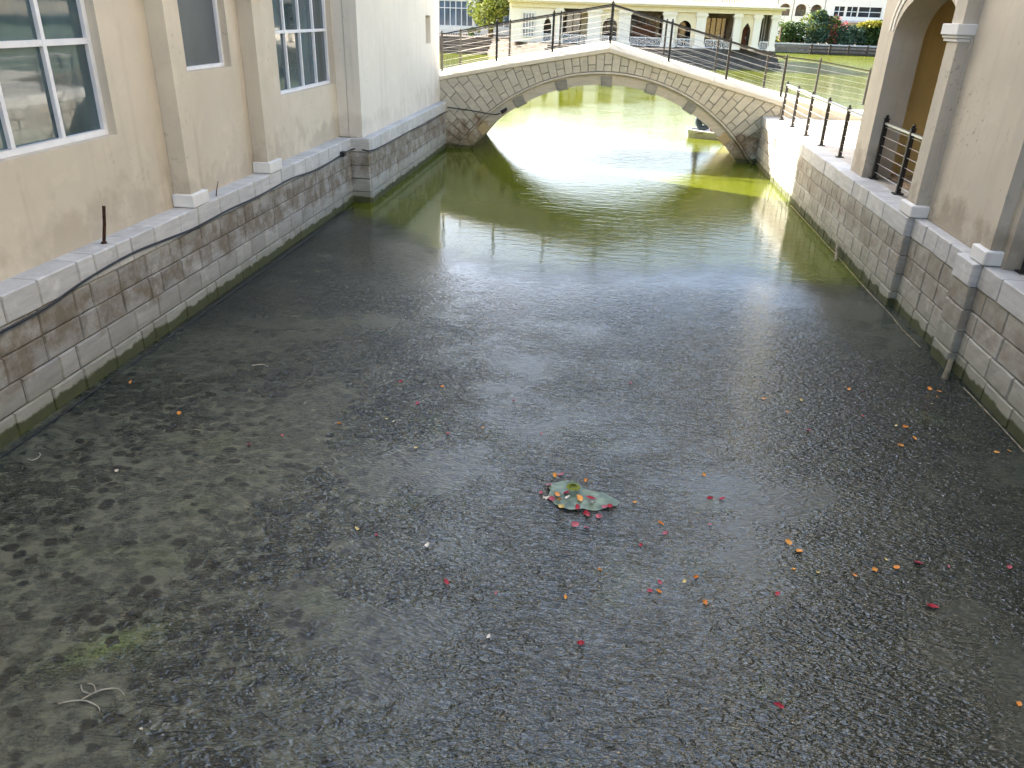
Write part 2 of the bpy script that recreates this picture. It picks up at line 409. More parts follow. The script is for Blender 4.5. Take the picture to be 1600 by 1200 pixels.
# ------------------------------------------------------------------ left building
LB = thing('canal_building', 'beige plastered building with white framed windows along the canal', 'building', (-5.2, 8, 1.2))
wins = [(5.83, 7.93, 2.2, 4.75), (9.56, 10.76, 2.72, 4.75), (12.34, 14.92, 2.2, 4.75)]
wmb = MB(); holed(wmb, -14, 15.0, 1.0, 12.5, wins, -5.2, -5.5, YZ)
world_part(wmb, 'wall', 'plaster', LB)
world_part(MB().box(-18, -5.56, -14, 22.0, 0, 12.4), 'body', 'plaster', LB)
slot = [(20.5, 21.05, 2.73, 3.37)]
bmb = MB(); holed(bmb, 14.97, 22.1, 1.236, 12.6, slot, -4.74, -5.0, YZ)
bmb.box(-18, -5.01, 14.97, 22.1, 1.236, 12.6)
world_part(bmb, 'projecting_wall', 'plaster_pale_skylit', LB)  # same render as the main wall, paler to carry the open skylight
world_part(MB().box(-18.3, -4.5, -14.3, 22.3, 12.65, 12.95), 'roof', 'roof', LB)
for y0, y1 in ((8.83, 9.09), (11.11, 11.43), (4.9, 5.2)):
    pl = world_part(MB().box(-5.197, -4.98, y0, y1, 1.25, 12.4), 'pilaster', 'plaster', LB)
    world_part(MB().box(-5.196, -4.925, y0-.06, y1+.07, 1.242, 1.395), 'plinth', 'white_paint', pl, bevel=.008)
    world_part(MB().box(-5.196, -4.93, y0-.06, y1+.07, 3.60, 3.74).box(-5.196, -4.955, y0-.03, y1+.04, 3.56, 3.599), 'capital', 'white_paint', pl, bevel=.006)
def window(parent, y0, y1, z0, z1, ys, zs, mat, fw=.05, xg=-5.34):
    m = MB(); x0, x1 = xg-.03, xg+.045
    m.box(x0, x1, y0, y1, z0, z0+fw).box(x0, x1, y0, y1, z1-fw, z1).box(x0, x1, y0, y0+fw, z0+fw, z1-fw).box(x0, x1, y1-fw, y1, z0+fw, z1-fw)
    wo = world_part(m, 'window', 'frame', parent, bevel=.004)
    yy = [y0+fw]+list(ys)+[y1-fw]; zz = [z0+fw]+list(zs)+[z1-fw]; h = fw*.42
    for y in ys: world_part(MB().box(x0+.005, x1-.005, y-h, y+h, z0+fw, z1-fw), 'mullion', 'frame', wo)
    for z in zs:
        for a, b in zip(yy, yy[1:]):
            world_part(MB().box(x0+.008, x1-.008, a+(h if a in ys else 0), b-(h if b in ys else 0), z-h*1.1, z+h*1.1), 'glazing_bar', 'frame', wo)
    for a, b in zip(yy, yy[1:]):
        for c, d in zip(zz, zz[1:]): world_part(MB().box(xg-.012, xg, a, b, c, d), 'pane', mat, wo)
    return wo
window(LB, *wins[0], (6.52, 7.22), (3.11, 4.0), 'glass', .06)
window(LB, *wins[1], (), (), 'glass_grey', .045)
window(LB, *wins[2], (12.98, 13.62, 14.27), (3.11, 4.0), 'glass', .05)
for y0, y1, z0, z1 in wins:
    world_part(MB().box(-5.36, -5.206, y0-.0, y1+.0, z0-.06, z0-.003), 'sill', 'plaster_pale_skylit', LB)

# things on and along the left quay
ib = thing('iron_pipe', 'short rusty iron pipe standing on the left quay ledge', 'pipe', (-5.06, 7.15, 1.24))
world_part(MB().tube([(-5.06, 7.15, 1.24), (-5.055, 7.21, 1.42), (-5.05, 7.25, 1.6)], .016, 10), 'stem', 'rust', ib)
world_part(MB().tube([(-5.06, 7.15, 1.241), (-5.06, 7.15, 1.252)], .03, 10), 'foot', 'rust', ib)
MB().tube([(-5.0, 9.48, 1.24), (-5.02, 9.55, 1.3), (-5.03, 9.64, 1.40)], [.008, .007, .004], 6).build('iron_rod', 'rust', label='thin bent iron rod standing on the left ledge beside a white plinth', category='rod')
cp = [(-4.905, 2.0, .99), (-4.905, 4.2, .96), (-4.9, 5.4, .97), (-4.9, 5.97, .985), (-4.9, 6.55, 1.05), (-4.905, 7.32, 1.085), (-4.9, 8.0, 1.06), (-4.9, 8.65, 1.03), (-4.9, 9.6, 1.045), (-4.9, 10.49, 1.03), (-4.9, 11.67, 1.05), (-4.9, 12.4, 1.01), (-4.9, 13.08, .985), (-4.9, 14.2, 1.03), (-4.88, 14.8, 1.04), (-4.72, 14.84, 1.03), (-4.53, 14.87, 1.02), (-4.52, 16.2, 1.0), (-4.52, 17.9, 1.0), (-4.52, 19.5, .96), (-4.52, 21.4, .985), (-4.5, 22.0, .98)]
def smooth_path(pts, k=5):
    pts = [Vector(p) for p in pts]; out = []
    for i in range(len(pts)-1):
        p0, p1, p2, p3 = pts[max(i-1, 0)], pts[i], pts[i+1], pts[min(i+2, len(pts)-1)]
        for j in range(k):
            t = j/k
            out.append(.5*((2*p1)+(p2-p0)*t+(2*p0-5*p1+4*p2-p3)*t*t+(3*p1-p0-3*p2+p3)*t**3))
    return out+[pts[-1]]
cb = thing('power_cable', 'black cable sagging along the left quay wall below its coping', 'cable', (-4.9, 5.4, .97))
world_part(MB().tube(smooth_path(cp), .013, 6), 'cable', 'rubber', cb, smooth=True)
world_part(MB().box(-4.935, -4.86, 14.16, 14.3, .99, 1.08), 'junction_box', 'rubber', cb, bevel=.008)
for (x, ys, label) in ((-4.83, (3, 14.6), 'thin dark pipe floating along the foot of the left quay'), (3.92, (9.1, 17.3), 'thin pale pipe floating along the far foot of the right quay'), (4.01, (2.0, 8.3), 'thin pale pipe floating along the near foot of the right quay')):
    pts = []; y = ys[0]
    while y < ys[1]: pts.append((x + random.uniform(-.012, .012), y, .012)); y += .6
    MB().tube(pts, .008, 6).build('floating_pipe', 'wood' if x > 0 else 'rubber', label=label, category='pipe')
MB().tube([(3.8, 12.68, -.2), (3.84, 12.8, .02), (3.93, 13.2, .17)], [.028, .026, .022], 8).build('wooden_stake', 'wood', label='slim leaning wooden stake far along the right quay wall', category='stake')
MB().tube([(3.86, 8.16, -.2), (3.9, 8.24, .0), (3.95, 8.33, .2)], [.035, .034, .03], 10).build('wooden_stake', 'wood', label='thick leaning stake in the water by the near right pilaster', category='stake')

# ------------------------------------------------------------------ bridge
YF, YB = 22.1, 25.2                      # near and far faces
CX, CZ, RE, RI = -.2, -2.785, 4.915, 4.63
def ztop(x): return 2.76 - (.182*(CX-x) + .012*max(0, CX-x-2.8)**2 if x < CX else .247*(x-CX))
BR = thing('footbridge', 'humpbacked stone footbridge with a single arch across the canal', 'bridge', (CX, 23.6, 0))
XL, XR = -5.6, 4.42
def clip(poly, a, b, c):                 # keep a*x + b*z <= c
    out = []
    for i in range(len(poly)):
        p, q = poly[i], poly[(i+1) % len(poly)]
        dp, dq = a*p[0]+b*p[1]-c, a*q[0]+b*q[1]-c
        if dp <= 0: out.append(p)
        if dp*dq < 0:
            t = dp/(dp-dq); out.append((p[0]+(q[0]-p[0])*t, p[1]+(q[1]-p[1])*t))
    return out
# solid core between intrados and coping
aa = [(-60 + 120*i/48)*pi/180 for i in range(49)]
intr = [(CX+RI*sin(a), CZ+RI*cos(a)) for a in aa]
core = MB()
topz = lambda x: ztop(x)-.13
prev = None
for (x0, z0), (x1, z1) in zip(intr, intr[1:]):
    core.prism([(x0, z0), (x1, z1), (x1, topz(x1)), (x0, topz(x0))], YF+.05, YB, XZ())
core.prism([(XL, -.8), (intr[0][0], -.8), (intr[0][0], topz(intr[0][0])), (XL, topz(XL))], YF+.05, YB, XZ())
core.prism([(intr[-1][0], -.8), (XR, -.8), (XR, topz(XR)), (intr[-1][0], topz(intr[-1][0]))], YF+.05, YB, XZ())
M['bridge_core'] = plain('bridge_mortar', (.31, .28, .215), .9, .1, 0, .25, 6)
world_part(core, 'core', 'bridge_core', BR)
# stones of the near face: radial courses, each cut into pieces, every one proud of the recessed joints
rs = random.Random(3); gap = .0065
step = R(2.36); nst = int(R(62)/step)
for k in range(-nst, nst+1):
    a0, a1 = (k-.5)*step, (k+.5)*step
    r = RE+.035; off = rs.uniform(.1, .42) if k % 2 else rs.uniform(.3, .5)
    cuts = [r]; x = r + (off if k % 2 == 0 else off*1.0)
    if k % 2 == 0: cuts += [r+.17]; x = r+.17+.42
    else: x = r+.46
    while x < 8.2: cuts.append(x); x += .5
    cuts.append(8.4)
    for r0, r1 in zip(cuts, cuts[1:]):
        p = [(CX+q*sin(a), CZ+q*cos(a)) for q, a in ((r0, a0), (r1, a0), (r1, a1), (r0, a1))]
        # joints
        for a, sgn in ((a0, -1), (a1, 1)):
            nx, nz = cos(a)*sgn, -sin(a)*sgn
            p = clip(p, nx, nz, CX*nx+CZ*nz - gap)
            if len(p) < 3: break
        if len(p) < 3: continue
        am = (a0+a1)/2
        p = clip(p, -sin(am), -cos(am), -(CX*sin(am)+CZ*cos(am)) - r0 - gap) if len(p) > 2 else p
        p = clip(p, sin(am), cos(am), (CX*sin(am)+CZ*cos(am)) + r1 - gap) if len(p) > 2 else p
        if len(p) > 2: p = clip(p, -1, 0, 4.95)
        if len(p) > 2: p = clip(p, 1, 0, XR-.01)
        if len(p) > 2: p = clip(p, 0, -1, .12)
        if len(p) > 2:
            mx = sum(q[0] for q in p)/len(p); sl = (ztop(mx+.05)-ztop(mx-.05))/.1
            p = clip(p, -sl, 1, ztop(mx)-.115-sl*mx)
        if len(p) < 3: continue
        A = abs(sum(p[i][0]*p[(i+1) % len(p)][1]-p[(i+1) % len(p)][0]*p[i][1] for i in range(len(p))))/2
        if A < .0022: continue
        cx = sum(q[0] for q in p)/len(p); cz = sum(q[1] for q in p)/len(p)
        fr = YF + rs.uniform(-.006, .006)
        n = len(p); inn = [(cx+(u-cx)*.955, cz+(v-cz)*.955) for u, v in p]
        m = MB(); m.add([(u-cx, fr, v-cz) for u, v in inn] + [(u-cx, fr+.014, v-cz) for u, v in p] + [(u-cx, YF+.055, v-cz) for u, v in p],
                        [tuple(range(n))] + [(i, (i+1) % n, n+(i+1) % n, n+i) for i in range(n)] + [(n+i, n+(i+1) % n, 2*n+(i+1) % n, 2*n+i) for i in range(n)])
        o = m.build('stone', 'bridge_stone', BR); o.location = Vector((cx, 0, cz)) - BR.location
# arch moulding and the recessed inner ring with its blocks
def ring(r0, r1, y0, y1, a_lo, a_hi, n=60):
    m = MB(); v = []
    for i in range(n+1):
        a = a_lo+(a_hi-a_lo)*i/n
        for q, y in ((r0, y0), (r1, y0), (r1, y1), (r0, y1)): v.append((CX+q*sin(a), y, CZ+q*cos(a)))
    f = [(4*i+j, 4*i+(j+1) % 4, 4*i+4+(j+1) % 4, 4*i+4+j) for i in range(n) for j in range(4)] + [(3, 2, 1, 0), (4*n, 4*n+1, 4*n+2, 4*n+3)]
    return m.add(v, f)
mm = ring(RE-.03, RE+.028, YF-.05, YF+.1, R(-57), R(57)); 
world_part(mm, 'arch_moulding', 'bridge_pale', BR, bevel=.012)
world_part(ring(RI-.006, RE-.032, YF+.015, YF+.3, R(-57.4), R(57.4)), 'arch_ring', 'bridge_pale', BR)
for d in (-44.5, -29.5, -14.6, 0, 14.6, 28.6, 44):
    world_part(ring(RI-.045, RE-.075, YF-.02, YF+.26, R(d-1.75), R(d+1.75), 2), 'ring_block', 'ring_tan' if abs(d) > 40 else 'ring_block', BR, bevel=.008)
# coping: fascia, sloping top, in lengths
edges = [-5.6, -4.35, -3.0, -1.6, CX, 1.2, 2.6, XR]
for side, yf, yb, sg in ((0, YF-.05, YF+.42, 1), (1, YB+.05, YB-.42, -1)):
    for x0, x1 in zip(edges, edges[1:]):
        m = MB(); v = []
        x0g, x1g = x0+.003, x1-.003
        for x in (x0g, x1g):
            z = ztop(x)
            for y, zz in ((yf, z-.115), (yf, z-.03), (yf+sg*.03, z+.0), (yf+sg*.16, z+.085), (yf+sg*.2, z+.095), (yb, z+.095), (yb, z-.115), (yf+sg*.04, z-.135)): v.append((x, y, zz))
        m.add(v, [tuple(range(8))[::-1], tuple(range(8, 16))] + [(i, (i+1) % 8, 8+(i+1) % 8, 8+i) for i in range(8)])
        world_part(m, 'coping_stone', 'coping', BR)
dk = MB(); xs = [-5.6, -4.4, -3.2, -2, CX, 1, 2.6, XR]
for x0, x1 in zip(xs, xs[1:]):
    dk.prism([(x0, ztop(x0)-.12), (x1, ztop(x1)-.12), (x1, ztop(x1)+.08), (x0, ztop(x0)+.08)], YF+.43, YB-.43, XZ())
world_part(dk, 'deck', 'coping', BR)
# ramp from the deck down to the terrace
structure(MB().prism([(XR+.005, 1.0), (6.9, 1.0), (6.9, 1.245), (XR+.005, ztop(XR)+.09)], YF-.02, YB, XZ()), 'ramp', 'coping')

def post_mesh(h, t=.028):
    m = MB().box(-t, t, -t*.8, t*.8, 0, h)
    m.box(-t*1.25, t*1.25, -t*1.1, t*1.1, h+.002, h+.014)
    m.tube([(0, 0, h+.014), (0, 0, h+.035), (0, 0, h+.05), (0, 0, h+.065)], [t*.5, t*.85, t*.85, t*.3], 8)
    m.box(-t*2.3, t*2.3, -t*2, t*2, -.004, .01)
    return m.mesh('post', 'black_metal')
PM = post_mesh(.95)
def railing(name, parent, posts, hand='black_metal', hr=.024, h=.9, ncab=6, cab_r=.0045, label=None, pm=None):
    """posts: points at their feet; handrail and taut cables run from post to post"""
    pm = pm or PM
    off = Vector(); q = parent
    while q is not None: off += q.location; q = q.parent
    m = MB()
    for a, b in zip(posts, posts[1:]):
        a = Vector(a); b = Vector(b); d = b-a; n = Vector((-d.y, d.x, 0)).normalized()*hr
        v = []
        for p in (a, b):
            for s, z in ((-1, h), (1, h), (1, h+hr*1.3), (-1, h+hr*1.3)): v.append(p+n*s+Vector((0, 0, z)))
        m.add(v, [(3, 2, 1, 0), (4, 5, 6, 7)] + [(i, (i+1) % 4, 4+(i+1) % 4, 4+i) for i in range(4)])
    part = m.build(name, hand, parent); part.location = -off
    for p in posts: 
        link('post', pm, part, Vector(p))
    for k in range(ncab):
        z = .1 + (h-.14)*k/(ncab-1)
        MB().tube([Vector(p)+Vector((0, 0, z)) for p in posts], cab_r, 5).build('cable', 'cable', part)
    return part
pz = lambda x: ztop(x)+.096
nx_ = [-4.71, -3.21, -1.71, -.2, 1.37, 2.91, 4.38]
railing('railing', BR, [(x, YF+.2, pz(x)) for x in nx_])
fx_ = nx_[:-1] + [4.38, 5.87, 7.3]
railing('railing', BR, [(x, YB-.2, pz(x) if x < 4.4 else max(1.5-.16*(x-5.87)*.9+.09, 1.24)) for x in fx_])
# lamp fixed to the arch with its cable
lamp = thing('flood_lamp', 'small black flood lamp under the left side of the bridge arch', 'lamp', (-2.95, 22.0, 1.05))
world_part(MB().prism([(-.09, -.05), (.09, -.03), (.09, .05), (-.09, .05)], -.06, .06, lambda u, v, w_: (-2.93+u*cos(.55)-v*sin(.55), 22.02+w_, 1.07+u*sin(.55)+v*cos(.55))), 'housing', 'rubber', lamp, bevel=.01)
world_part(MB().tube(smooth_path([(-3.06, 22.05, .99), (-3.12, 22.0, .97), (-3.25, 22.0, .965), (-3.8, 22.0, 1.03), (-4.5, 22.03, 1.09)]), .014, 6), 'cable', 'rubber', lamp, smooth=True)

# ------------------------------------------------------------------ right building (arcade)
RBD = thing('arcade_building', 'beige arcaded building rising from the right quay', 'building', (4.2, 9, 1.2))
xw0, xw1 = 4.17, 4.62
am = MB(); arched(am, 10.62, 14.2, 1.238, 4.7, 11.02, 13.52, 1.238, 3.3, .64, xw0, xw1, YZ, n=28)
world_part(am, 'arch_wall', 'plaster_right', RBD)
world_part(MB().box(4.2, xw1, 8.46, 10.615, 1.238, 4.7), 'wall', 'plaster_right', RBD)
am = MB(); arched(am, 4.9, 8.455, 1.238, 4.7, 5.6, 8.35, 1.238, 3.3, .64, 4.2, xw1, YZ, n=28)
world_part(am, 'arch_wall', 'plaster_right', RBD)
world_part(MB().box(4.2, xw1, -14, 4.895, 1.238, 4.7), 'wall', 'plaster_right', RBD)
world_part(MB().box(4.19, 18, -14, 14.22, 4.72, 10.5), 'upper_storey', 'plaster_right', RBD)
world_part(MB().box(6.2, 18, -14, 13.8, 1.238, 4.71), 'inner_wall', 'ochre', RBD)
world_part(MB().box(xw1+.003, 18, 13.85, 14.2, 1.238, 4.71), 'end_wall', 'ochre', RBD)
world_part(MB().box(4.63, 6.19, -14, 13.84, 1.238, 1.26), 'floor', 'pav_floor', RBD)
world_part(MB().box(3.9, 18.3, -14.3, 14.5, 10.51, 10.85), 'roof', 'roof', RBD)
for y0, y1, xf, cap in ((10.66, 10.99, 4.04, True), (8.5, 8.74, 4.08, False)):
    pl = world_part(MB().box(xf, 4.198, y0, y1, 1.25, 4.71), 'pilaster', 'plaster_right', RBD)
    world_part(MB().box(xf-.06, 4.3, y0-.07, y1+.05, 1.242, 1.395), 'plinth', 'white_paint', pl, bevel=.012)
    if cap:
        world_part(MB().box(xf-.055, 4.3, y0-.05, y1+.13, 3.42, 3.545).box(xf-.035, 4.3, y0-.03, y1+.11, 3.385, 3.418).box(xf-.018, 4.3, y0-.015, y1+.09, 3.345, 3.383), 'capital', 'white_paint', pl, bevel=.006)
# double archivolt springing from the capital
def archivolt(h0, h1, x0, x1):
    m = MB(); c = 12.27; v = []; n = 30
    for i in range(n+1):
        t = pi*i/n
        xa = x0+(x1-.012-x0)*max(0, min(1, .5+.9*cos(t)))
        for k, x in ((h0, xa), (h1, xa), (h1, x1), (h0, x1)): v.append((x, c+(1.25+k)*cos(t), 3.55-.12+(.66+k)*sin(t)))
    m.add(v, [(4*i+j, 4*i+(j+1) % 4, 4*i+4+(j+1) % 4, 4*i+4+j) for i in range(n) for j in range(4)] + [(3, 2, 1, 0), (4*n, 4*n+1, 4*n+2, 4*n+3)])
    return m
world_part(archivolt(.02, .10, 4.09, 4.168), 'archivolt', 'plaster_pale_skylit', RBD)
world_part(archivolt(.16, .24, 4.07, 4.168), 'archivolt', 'plaster_pale_skylit', RBD)
def rail_thing(label, posts, **k):
    t_ = thing('railing', label, 'railing', posts[0], None)
    railing('handrail', t_, posts, 'steel', **k)
    return t_
PA = post_mesh(.92, .032)
rail_thing('black post railing with steel handrail inside the right arcade arch', [(4.33, 10.97, 1.245), (4.33, 12.2, 1.245), (4.33, 13.42, 1.245)], hr=.024, h=.84, cab_r=.005, pm=PA)
rail_thing('black post railing of the nearest arcade arch at the right edge', [(4.37, 5.7, 1.245), (4.37, 7.1, 1.245), (4.37, 8.27, 1.245)], hr=.024, h=.84, cab_r=.005, pm=PA)
rail_thing('sunlit black post railing along the terrace edge beside the bridge', [(4.32, 14.23, 1.245), (4.32, 15.55, 1.245), (4.32, 17.02, 1.245), (4.32, 18.48, 1.245), (4.32, 19.98, 1.245), (4.32, 21.35, 1.245)], hr=.026, h=.82, cab_r=.006, pm=post_mesh(.86, .03))

# ------------------------------------------------------------------ boat and the person in it
BT = thing('rowing_boat', 'small pale grey flat boat floating just beyond the bridge arch', 'boat', (4.0, 26.9, 0))
m = MB(); secs = []
for i in range(9):
    t = i/8; x = 2.5+3.1*t; wd = .55*min(1, .45+1.9*t) if t < .3 else .55
    sh = .17 + .07*(1-t)**3; fl = .72
    secs.append([(x-.0, 26.9-wd, sh), (x+.06*(1-t), 26.9-wd*fl, -.08), (x+.06*(1-t), 26.9+wd*fl, -.08), (x, 26.9+wd, sh), (x, 26.9+wd-.05, sh+.004), (x+.08*(1-t), 26.9+wd*fl-.04, .0), (x+.08*(1-t), 26.9-wd*fl+.04, .0), (x, 26.9-wd+.05, sh+.004)])
v = [p for s_ in secs for p in s_]
m.add(v, [(8*i+j, 8*i+(j+1) % 8, 8*i+8+(j+1) % 8, 8*i+8+j) for i in range(8) for j in range(8)] + [tuple(range(8)), tuple(range(64, 72))[::-1]])
world_part(m, 'hull', plain('grey_boat_paint', (.42, .43, .45), .5, .4, 0, .1, 4), BT)
gw = []
for sy in (-1, 1): gw.append([(s_[0][0], 26.9+sy*(abs(s_[0][1]-26.9)-.012), s_[0][2]+.012) for s_ in secs])
for g in gw: world_part(MB().tube(g, .022, 6), 'gunwale', 'frame', BT)
world_part(MB().box(2.52, 2.66, 26.66, 27.14, .2, .235), 'bow_deck', plain('slate_boat_deck', (.16, .19, .22), .6, .3), BT)
world_part(MB().box(2.72, 2.98, 26.5, 27.35, .15, .18), 'thwart', 'wood', BT)
world_part(MB().box(4.6, 4.9, 26.4, 27.4, .17, .2), 'thwart', 'wood', BT)

def skin_body(name, joints, edges, mat, label, cat):
    me = bpy.data.meshes.new(name); me.from_pydata([j[0] for j in joints], edges, [])
    o = bpy.data.objects.new(name, me); COL.objects.link(o)
    sk = o.modifiers.new('skin', 'SKIN')
    for i, j in enumerate(joints):
        me.skin_vertices[0].data[i].radius = (j[1], j[1] if len(j) < 3 else j[2])
    me.skin_vertices[0].data[0].use_root = True
    ss = o.modifiers.new('sub', 'SUBSURF'); ss.levels = ss.render_levels = 2
    dg = bpy.context.evaluated_depsgraph_get(); dg.update()
    nm = bpy.data.meshes.new_from_object(o.evaluated_get(dg))
    o.modifiers.clear(); o.data = nm; nm.shade_smooth()
    nm.materials.clear(); nm.materials.append(mat)
    if label: o['label'] = label; o['category'] = cat
    return o
def person_mat():
    t = NT('person_clothing_and_skin', .8, .2); p = t.n('TexCoord').outputs['Object']; x = t.xyz(p)
    sk = (.33, .19, .12)
    c = t.mix(t.ramp(x[2], .70, .71, smooth=False), (.045, .06, .075), sk)
    leg = t.math('MULTIPLY', t.ramp(x[0], .36, .37, smooth=False), t.ramp(x[2], .45, .44, smooth=False))
    c = t.mix(leg, c, sk)
    return t.set(Base_Color=c)
# seated on the thwart facing the bow: coordinates relative to the seat point
J = [((0, 0, .1), .13, .15), ((.02, 0, .28), .12, .15), ((.0, 0, .46), .12, .17), ((-.02, 0, .6), .07, .08), ((-.03, 0, .68), .05), ((-.05, 0, .76), .085, .08), ((-.06, 0, .87), .085, .08),
     ((-.02, .19, .54), .06), ((-.12, .25, .32), .045), ((-.3, .17, .2), .035), ((-.38, .14, .2), .035),
     ((-.02, -.19, .54), .06), ((-.12, -.25, .32), .045), ((-.3, -.17, .2), .035), ((-.38, -.14, .2), .035),
     ((-.1, .1, .09), .09), ((-.42, .14, .22), .065), ((-.5, .13, -.1), .045), ((-.62, .14, -.13), .04),
     ((-.1, -.1, .09), .09), ((-.42, -.14, .22), .065), ((-.5, -.13, -.1), .045), ((-.62, -.14, -.13), .04)]
E_ = [(0, 1), (1, 2), (2, 3), (3, 4), (4, 5), (5, 6), (2, 7), (7, 8), (8, 9), (9, 10), (2, 11), (11, 12), (12, 13), (13, 14), (0, 15), (15, 16), (16, 17), (17, 18), (0, 19), (19, 20), (20, 21), (21, 22)]
pm_ = person_mat()
J = [((-j[0][0], *j[0][1:]),) + tuple(j[1:]) for j in J]
per = skin_body('person', J, E_, pm_, 'person in dark clothes sitting in the small boat beyond the arch', 'person')
per.location = (2.84, 26.9, .17)
hr_ = MB(); v = []
for i in range(6):
    for k in range(10):
        th = pi*.62*i/5; ph = 2*pi*k/10
        v.append((.04+.1*sin(th)*cos(ph), .093*sin(th)*sin(ph), .84+.1*cos(th)))
hr_.add(v, [(10*i+k, 10*i+(k+1) % 10, 10*i+10+(k+1) % 10, 10*i+10+k) for i in range(5) for k in range(10)])
hr_.build('hair', plain('dark_hair', (.012, .01, .008), .6, .3), per, smooth=True)

# ------------------------------------------------------------------ far shore: steps, pavilion, buildings
ST = thing('stone_steps', 'broad grey stone steps rising from the lake below the pavilion', 'steps', (0, 66, 0))
M['step'] = plain('grey_step_stone', (.105, .09, .075), .85, .2, 0, .3, 1.5)
for k in range(6):
    d = .62*k
    poly = [(-60, 74.6+d), (-11.6, 74.6+d), (-6.2+d*.25, 62.2+d), (4.4-d*.25, 61.6+d), (10.2-d*.2, 69+d*.6), (13.6-d*.15, 71+d*.5), (13.9-d*.15, 98), (-60, 98)]
    world_part(MB().prism(poly, (k*.22-.3) if k == 0 else k*.22+.001, (k+1)*.22, XY), 'step', 'step', ST)
FL = 1.33
M['pav_wall'] = plaster('cream_plaster', (.84, .73, .50), .93)
M['pav_white'] = plaster('ivory_plaster', (.88, .80, .66), .95)
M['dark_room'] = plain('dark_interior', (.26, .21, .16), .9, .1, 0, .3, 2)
M['brown_wood'] = plain('brown_timber', (.16, .075, .04), .7, .3, 0, .3, 5)
M['white_metal'] = plain('white_metalwork', (.78, .76, .70), .5, .4, 0, .05, 5)
PV = thing('lakeside_pavilion', 'cream arcaded pavilion with ivory columns across the lake', 'building', (2, 70, FL))
cols = [(-5.15, -4.65), (-2.57, -1.5), (-.06, .92), (3.56, 4.53), (6.21, 6.97), (9.2, 9.75), (10.75, 11.3), (12.15, 12.6)]
for a, b in cols:
    c = world_part(MB().box(a, b, 70, 70.75, FL, 3.62), 'column', 'pav_white', PV)
    world_part(MB().box(a-.08, b+.08, 69.93, 70.82, FL-.001, FL+.26).box(a-.04, b+.04, 69.96, 70.79, FL+.261, FL+.34), 'base', 'pav_white', c)
    world_part(MB().box(a-.05, b+.05, 69.95, 70.8, 3.621, 3.72).box(a-.12, b+.12, 69.88, 70.87, 3.721, 3.84).box(a-.06, b+.06, 69.94, 70.81, 3.841, 3.95), 'capital', 'pav_white', c)
world_part(MB().box(-9, 12.75, 69.97, 70.78, 3.951, 4.3), 'architrave', 'pav_wall', PV)
world_part(MB().box(-9.2, 13.0, 69.6, 76, 4.301, 4.42).box(-9.3, 13.2, 69.35, 76, 4.421, 4.52), 'cornice', 'pav_white', PV)
for a, b, o0, o1, pt in ((-1.5, -.06, -1.33, -.15, False), (4.53, 6.21, 4.78, 5.86, False), (9.75, 10.75, 9.95, 10.6, True)):
    m = MB(); arched(m, a+.003, b-.003, FL, 3.948, o0, o1, FL, 2.72, .62, 70.2, 70.6, lambda u, v, w_: (u, w_, v), pt)
    world_part(m, 'arch_wall', 'pav_wall', PV)
m = MB(); arched(m, -9, -5.153, FL, 3.948, -6.22, -5.58, FL+.05, 2.6, .75, 70.2, 70.6, lambda u, v, w_: (u, w_, v), True)
world_part(m, 'wing_wall', 'pav_white', PV)
# arched lattice window in the wing
fw_ = world_part(MB().box(-7.95, -7.0, 70.12, 70.19, 1.75, 3.55), 'window', 'glass_blue', PV)
for k in range(5): world_part(MB().box(-7.97+.235*k, -7.92+.235*k, 70.06, 70.118, 1.75, 3.55), 'mullion', 'white_metal', fw_)
for z in (1.72, 2.3, 2.9, 3.5): world_part(MB().box(-8.0, -6.95, 70.03, 70.058, z, z+.08), 'glazing_bar', 'white_metal', fw_)
# back wall of the loggia with glazed screens and doors
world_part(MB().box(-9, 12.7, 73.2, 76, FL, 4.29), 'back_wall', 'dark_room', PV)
world_part(MB().box(-9, 12.7, 70.8, 73.19, 4.22, 4.295), 'ceiling', 'pav_wall', PV)
world_part(MB().box(-9.1, -9.003, 70.2, 76, FL, 4.299).box(12.3, 12.6, 70.9, 76, FL, 4.219), 'side_wall', 'pav_white', PV)
def screen(x0, x1, mat, n):
    s_ = world_part(MB().box(x0, x1, 73.05, 73.15, FL+.02, 3.6), 'screen', mat, PV)
    for k in range(n+1):
        x = x0+(x1-x0)*k/n
        world_part(MB().box(x-.04, x+.04, 72.98, 73.047, FL+.02, 3.6), 'frame_post', 'brown_wood', s_)
screen(-4.6, -3.3, 'glass_blue', 2); screen(-1.6, 0, 'glass_dark', 3); screen(1.0, 3.6, 'glass_dark', 4); screen(4.5, 6.2, 'glass_dark', 3); screen(7.2, 9.0, 'glass_dark', 4)
world_part(MB().box(-3.25, -2.6, 73.0, 73.19, FL, 4.2), 'inner_pier', 'pav_wall', PV)
world_part(MB().box(1.2, 3.1, 72.6, 72.95, FL, 2.9), 'cabinet', 'brown_wood', PV)
dd = world_part(MB().box(9.9, 10.66, 72.4, 72.5, FL, 3.0), 'door', plain('red_brown_door', (.22, .07, .035), .6, .3), PV)
world_part(MB().box(10.55, 10.6, 72.34, 72.398, 2.1, 2.3), 'handle', 'steel', dd)
for k in range(3): world_part(MB().box(11.5+.2*k, 11.56+.2*k, 71.5, 71.6, FL, 4.2), 'slat', 'white_metal', PV)
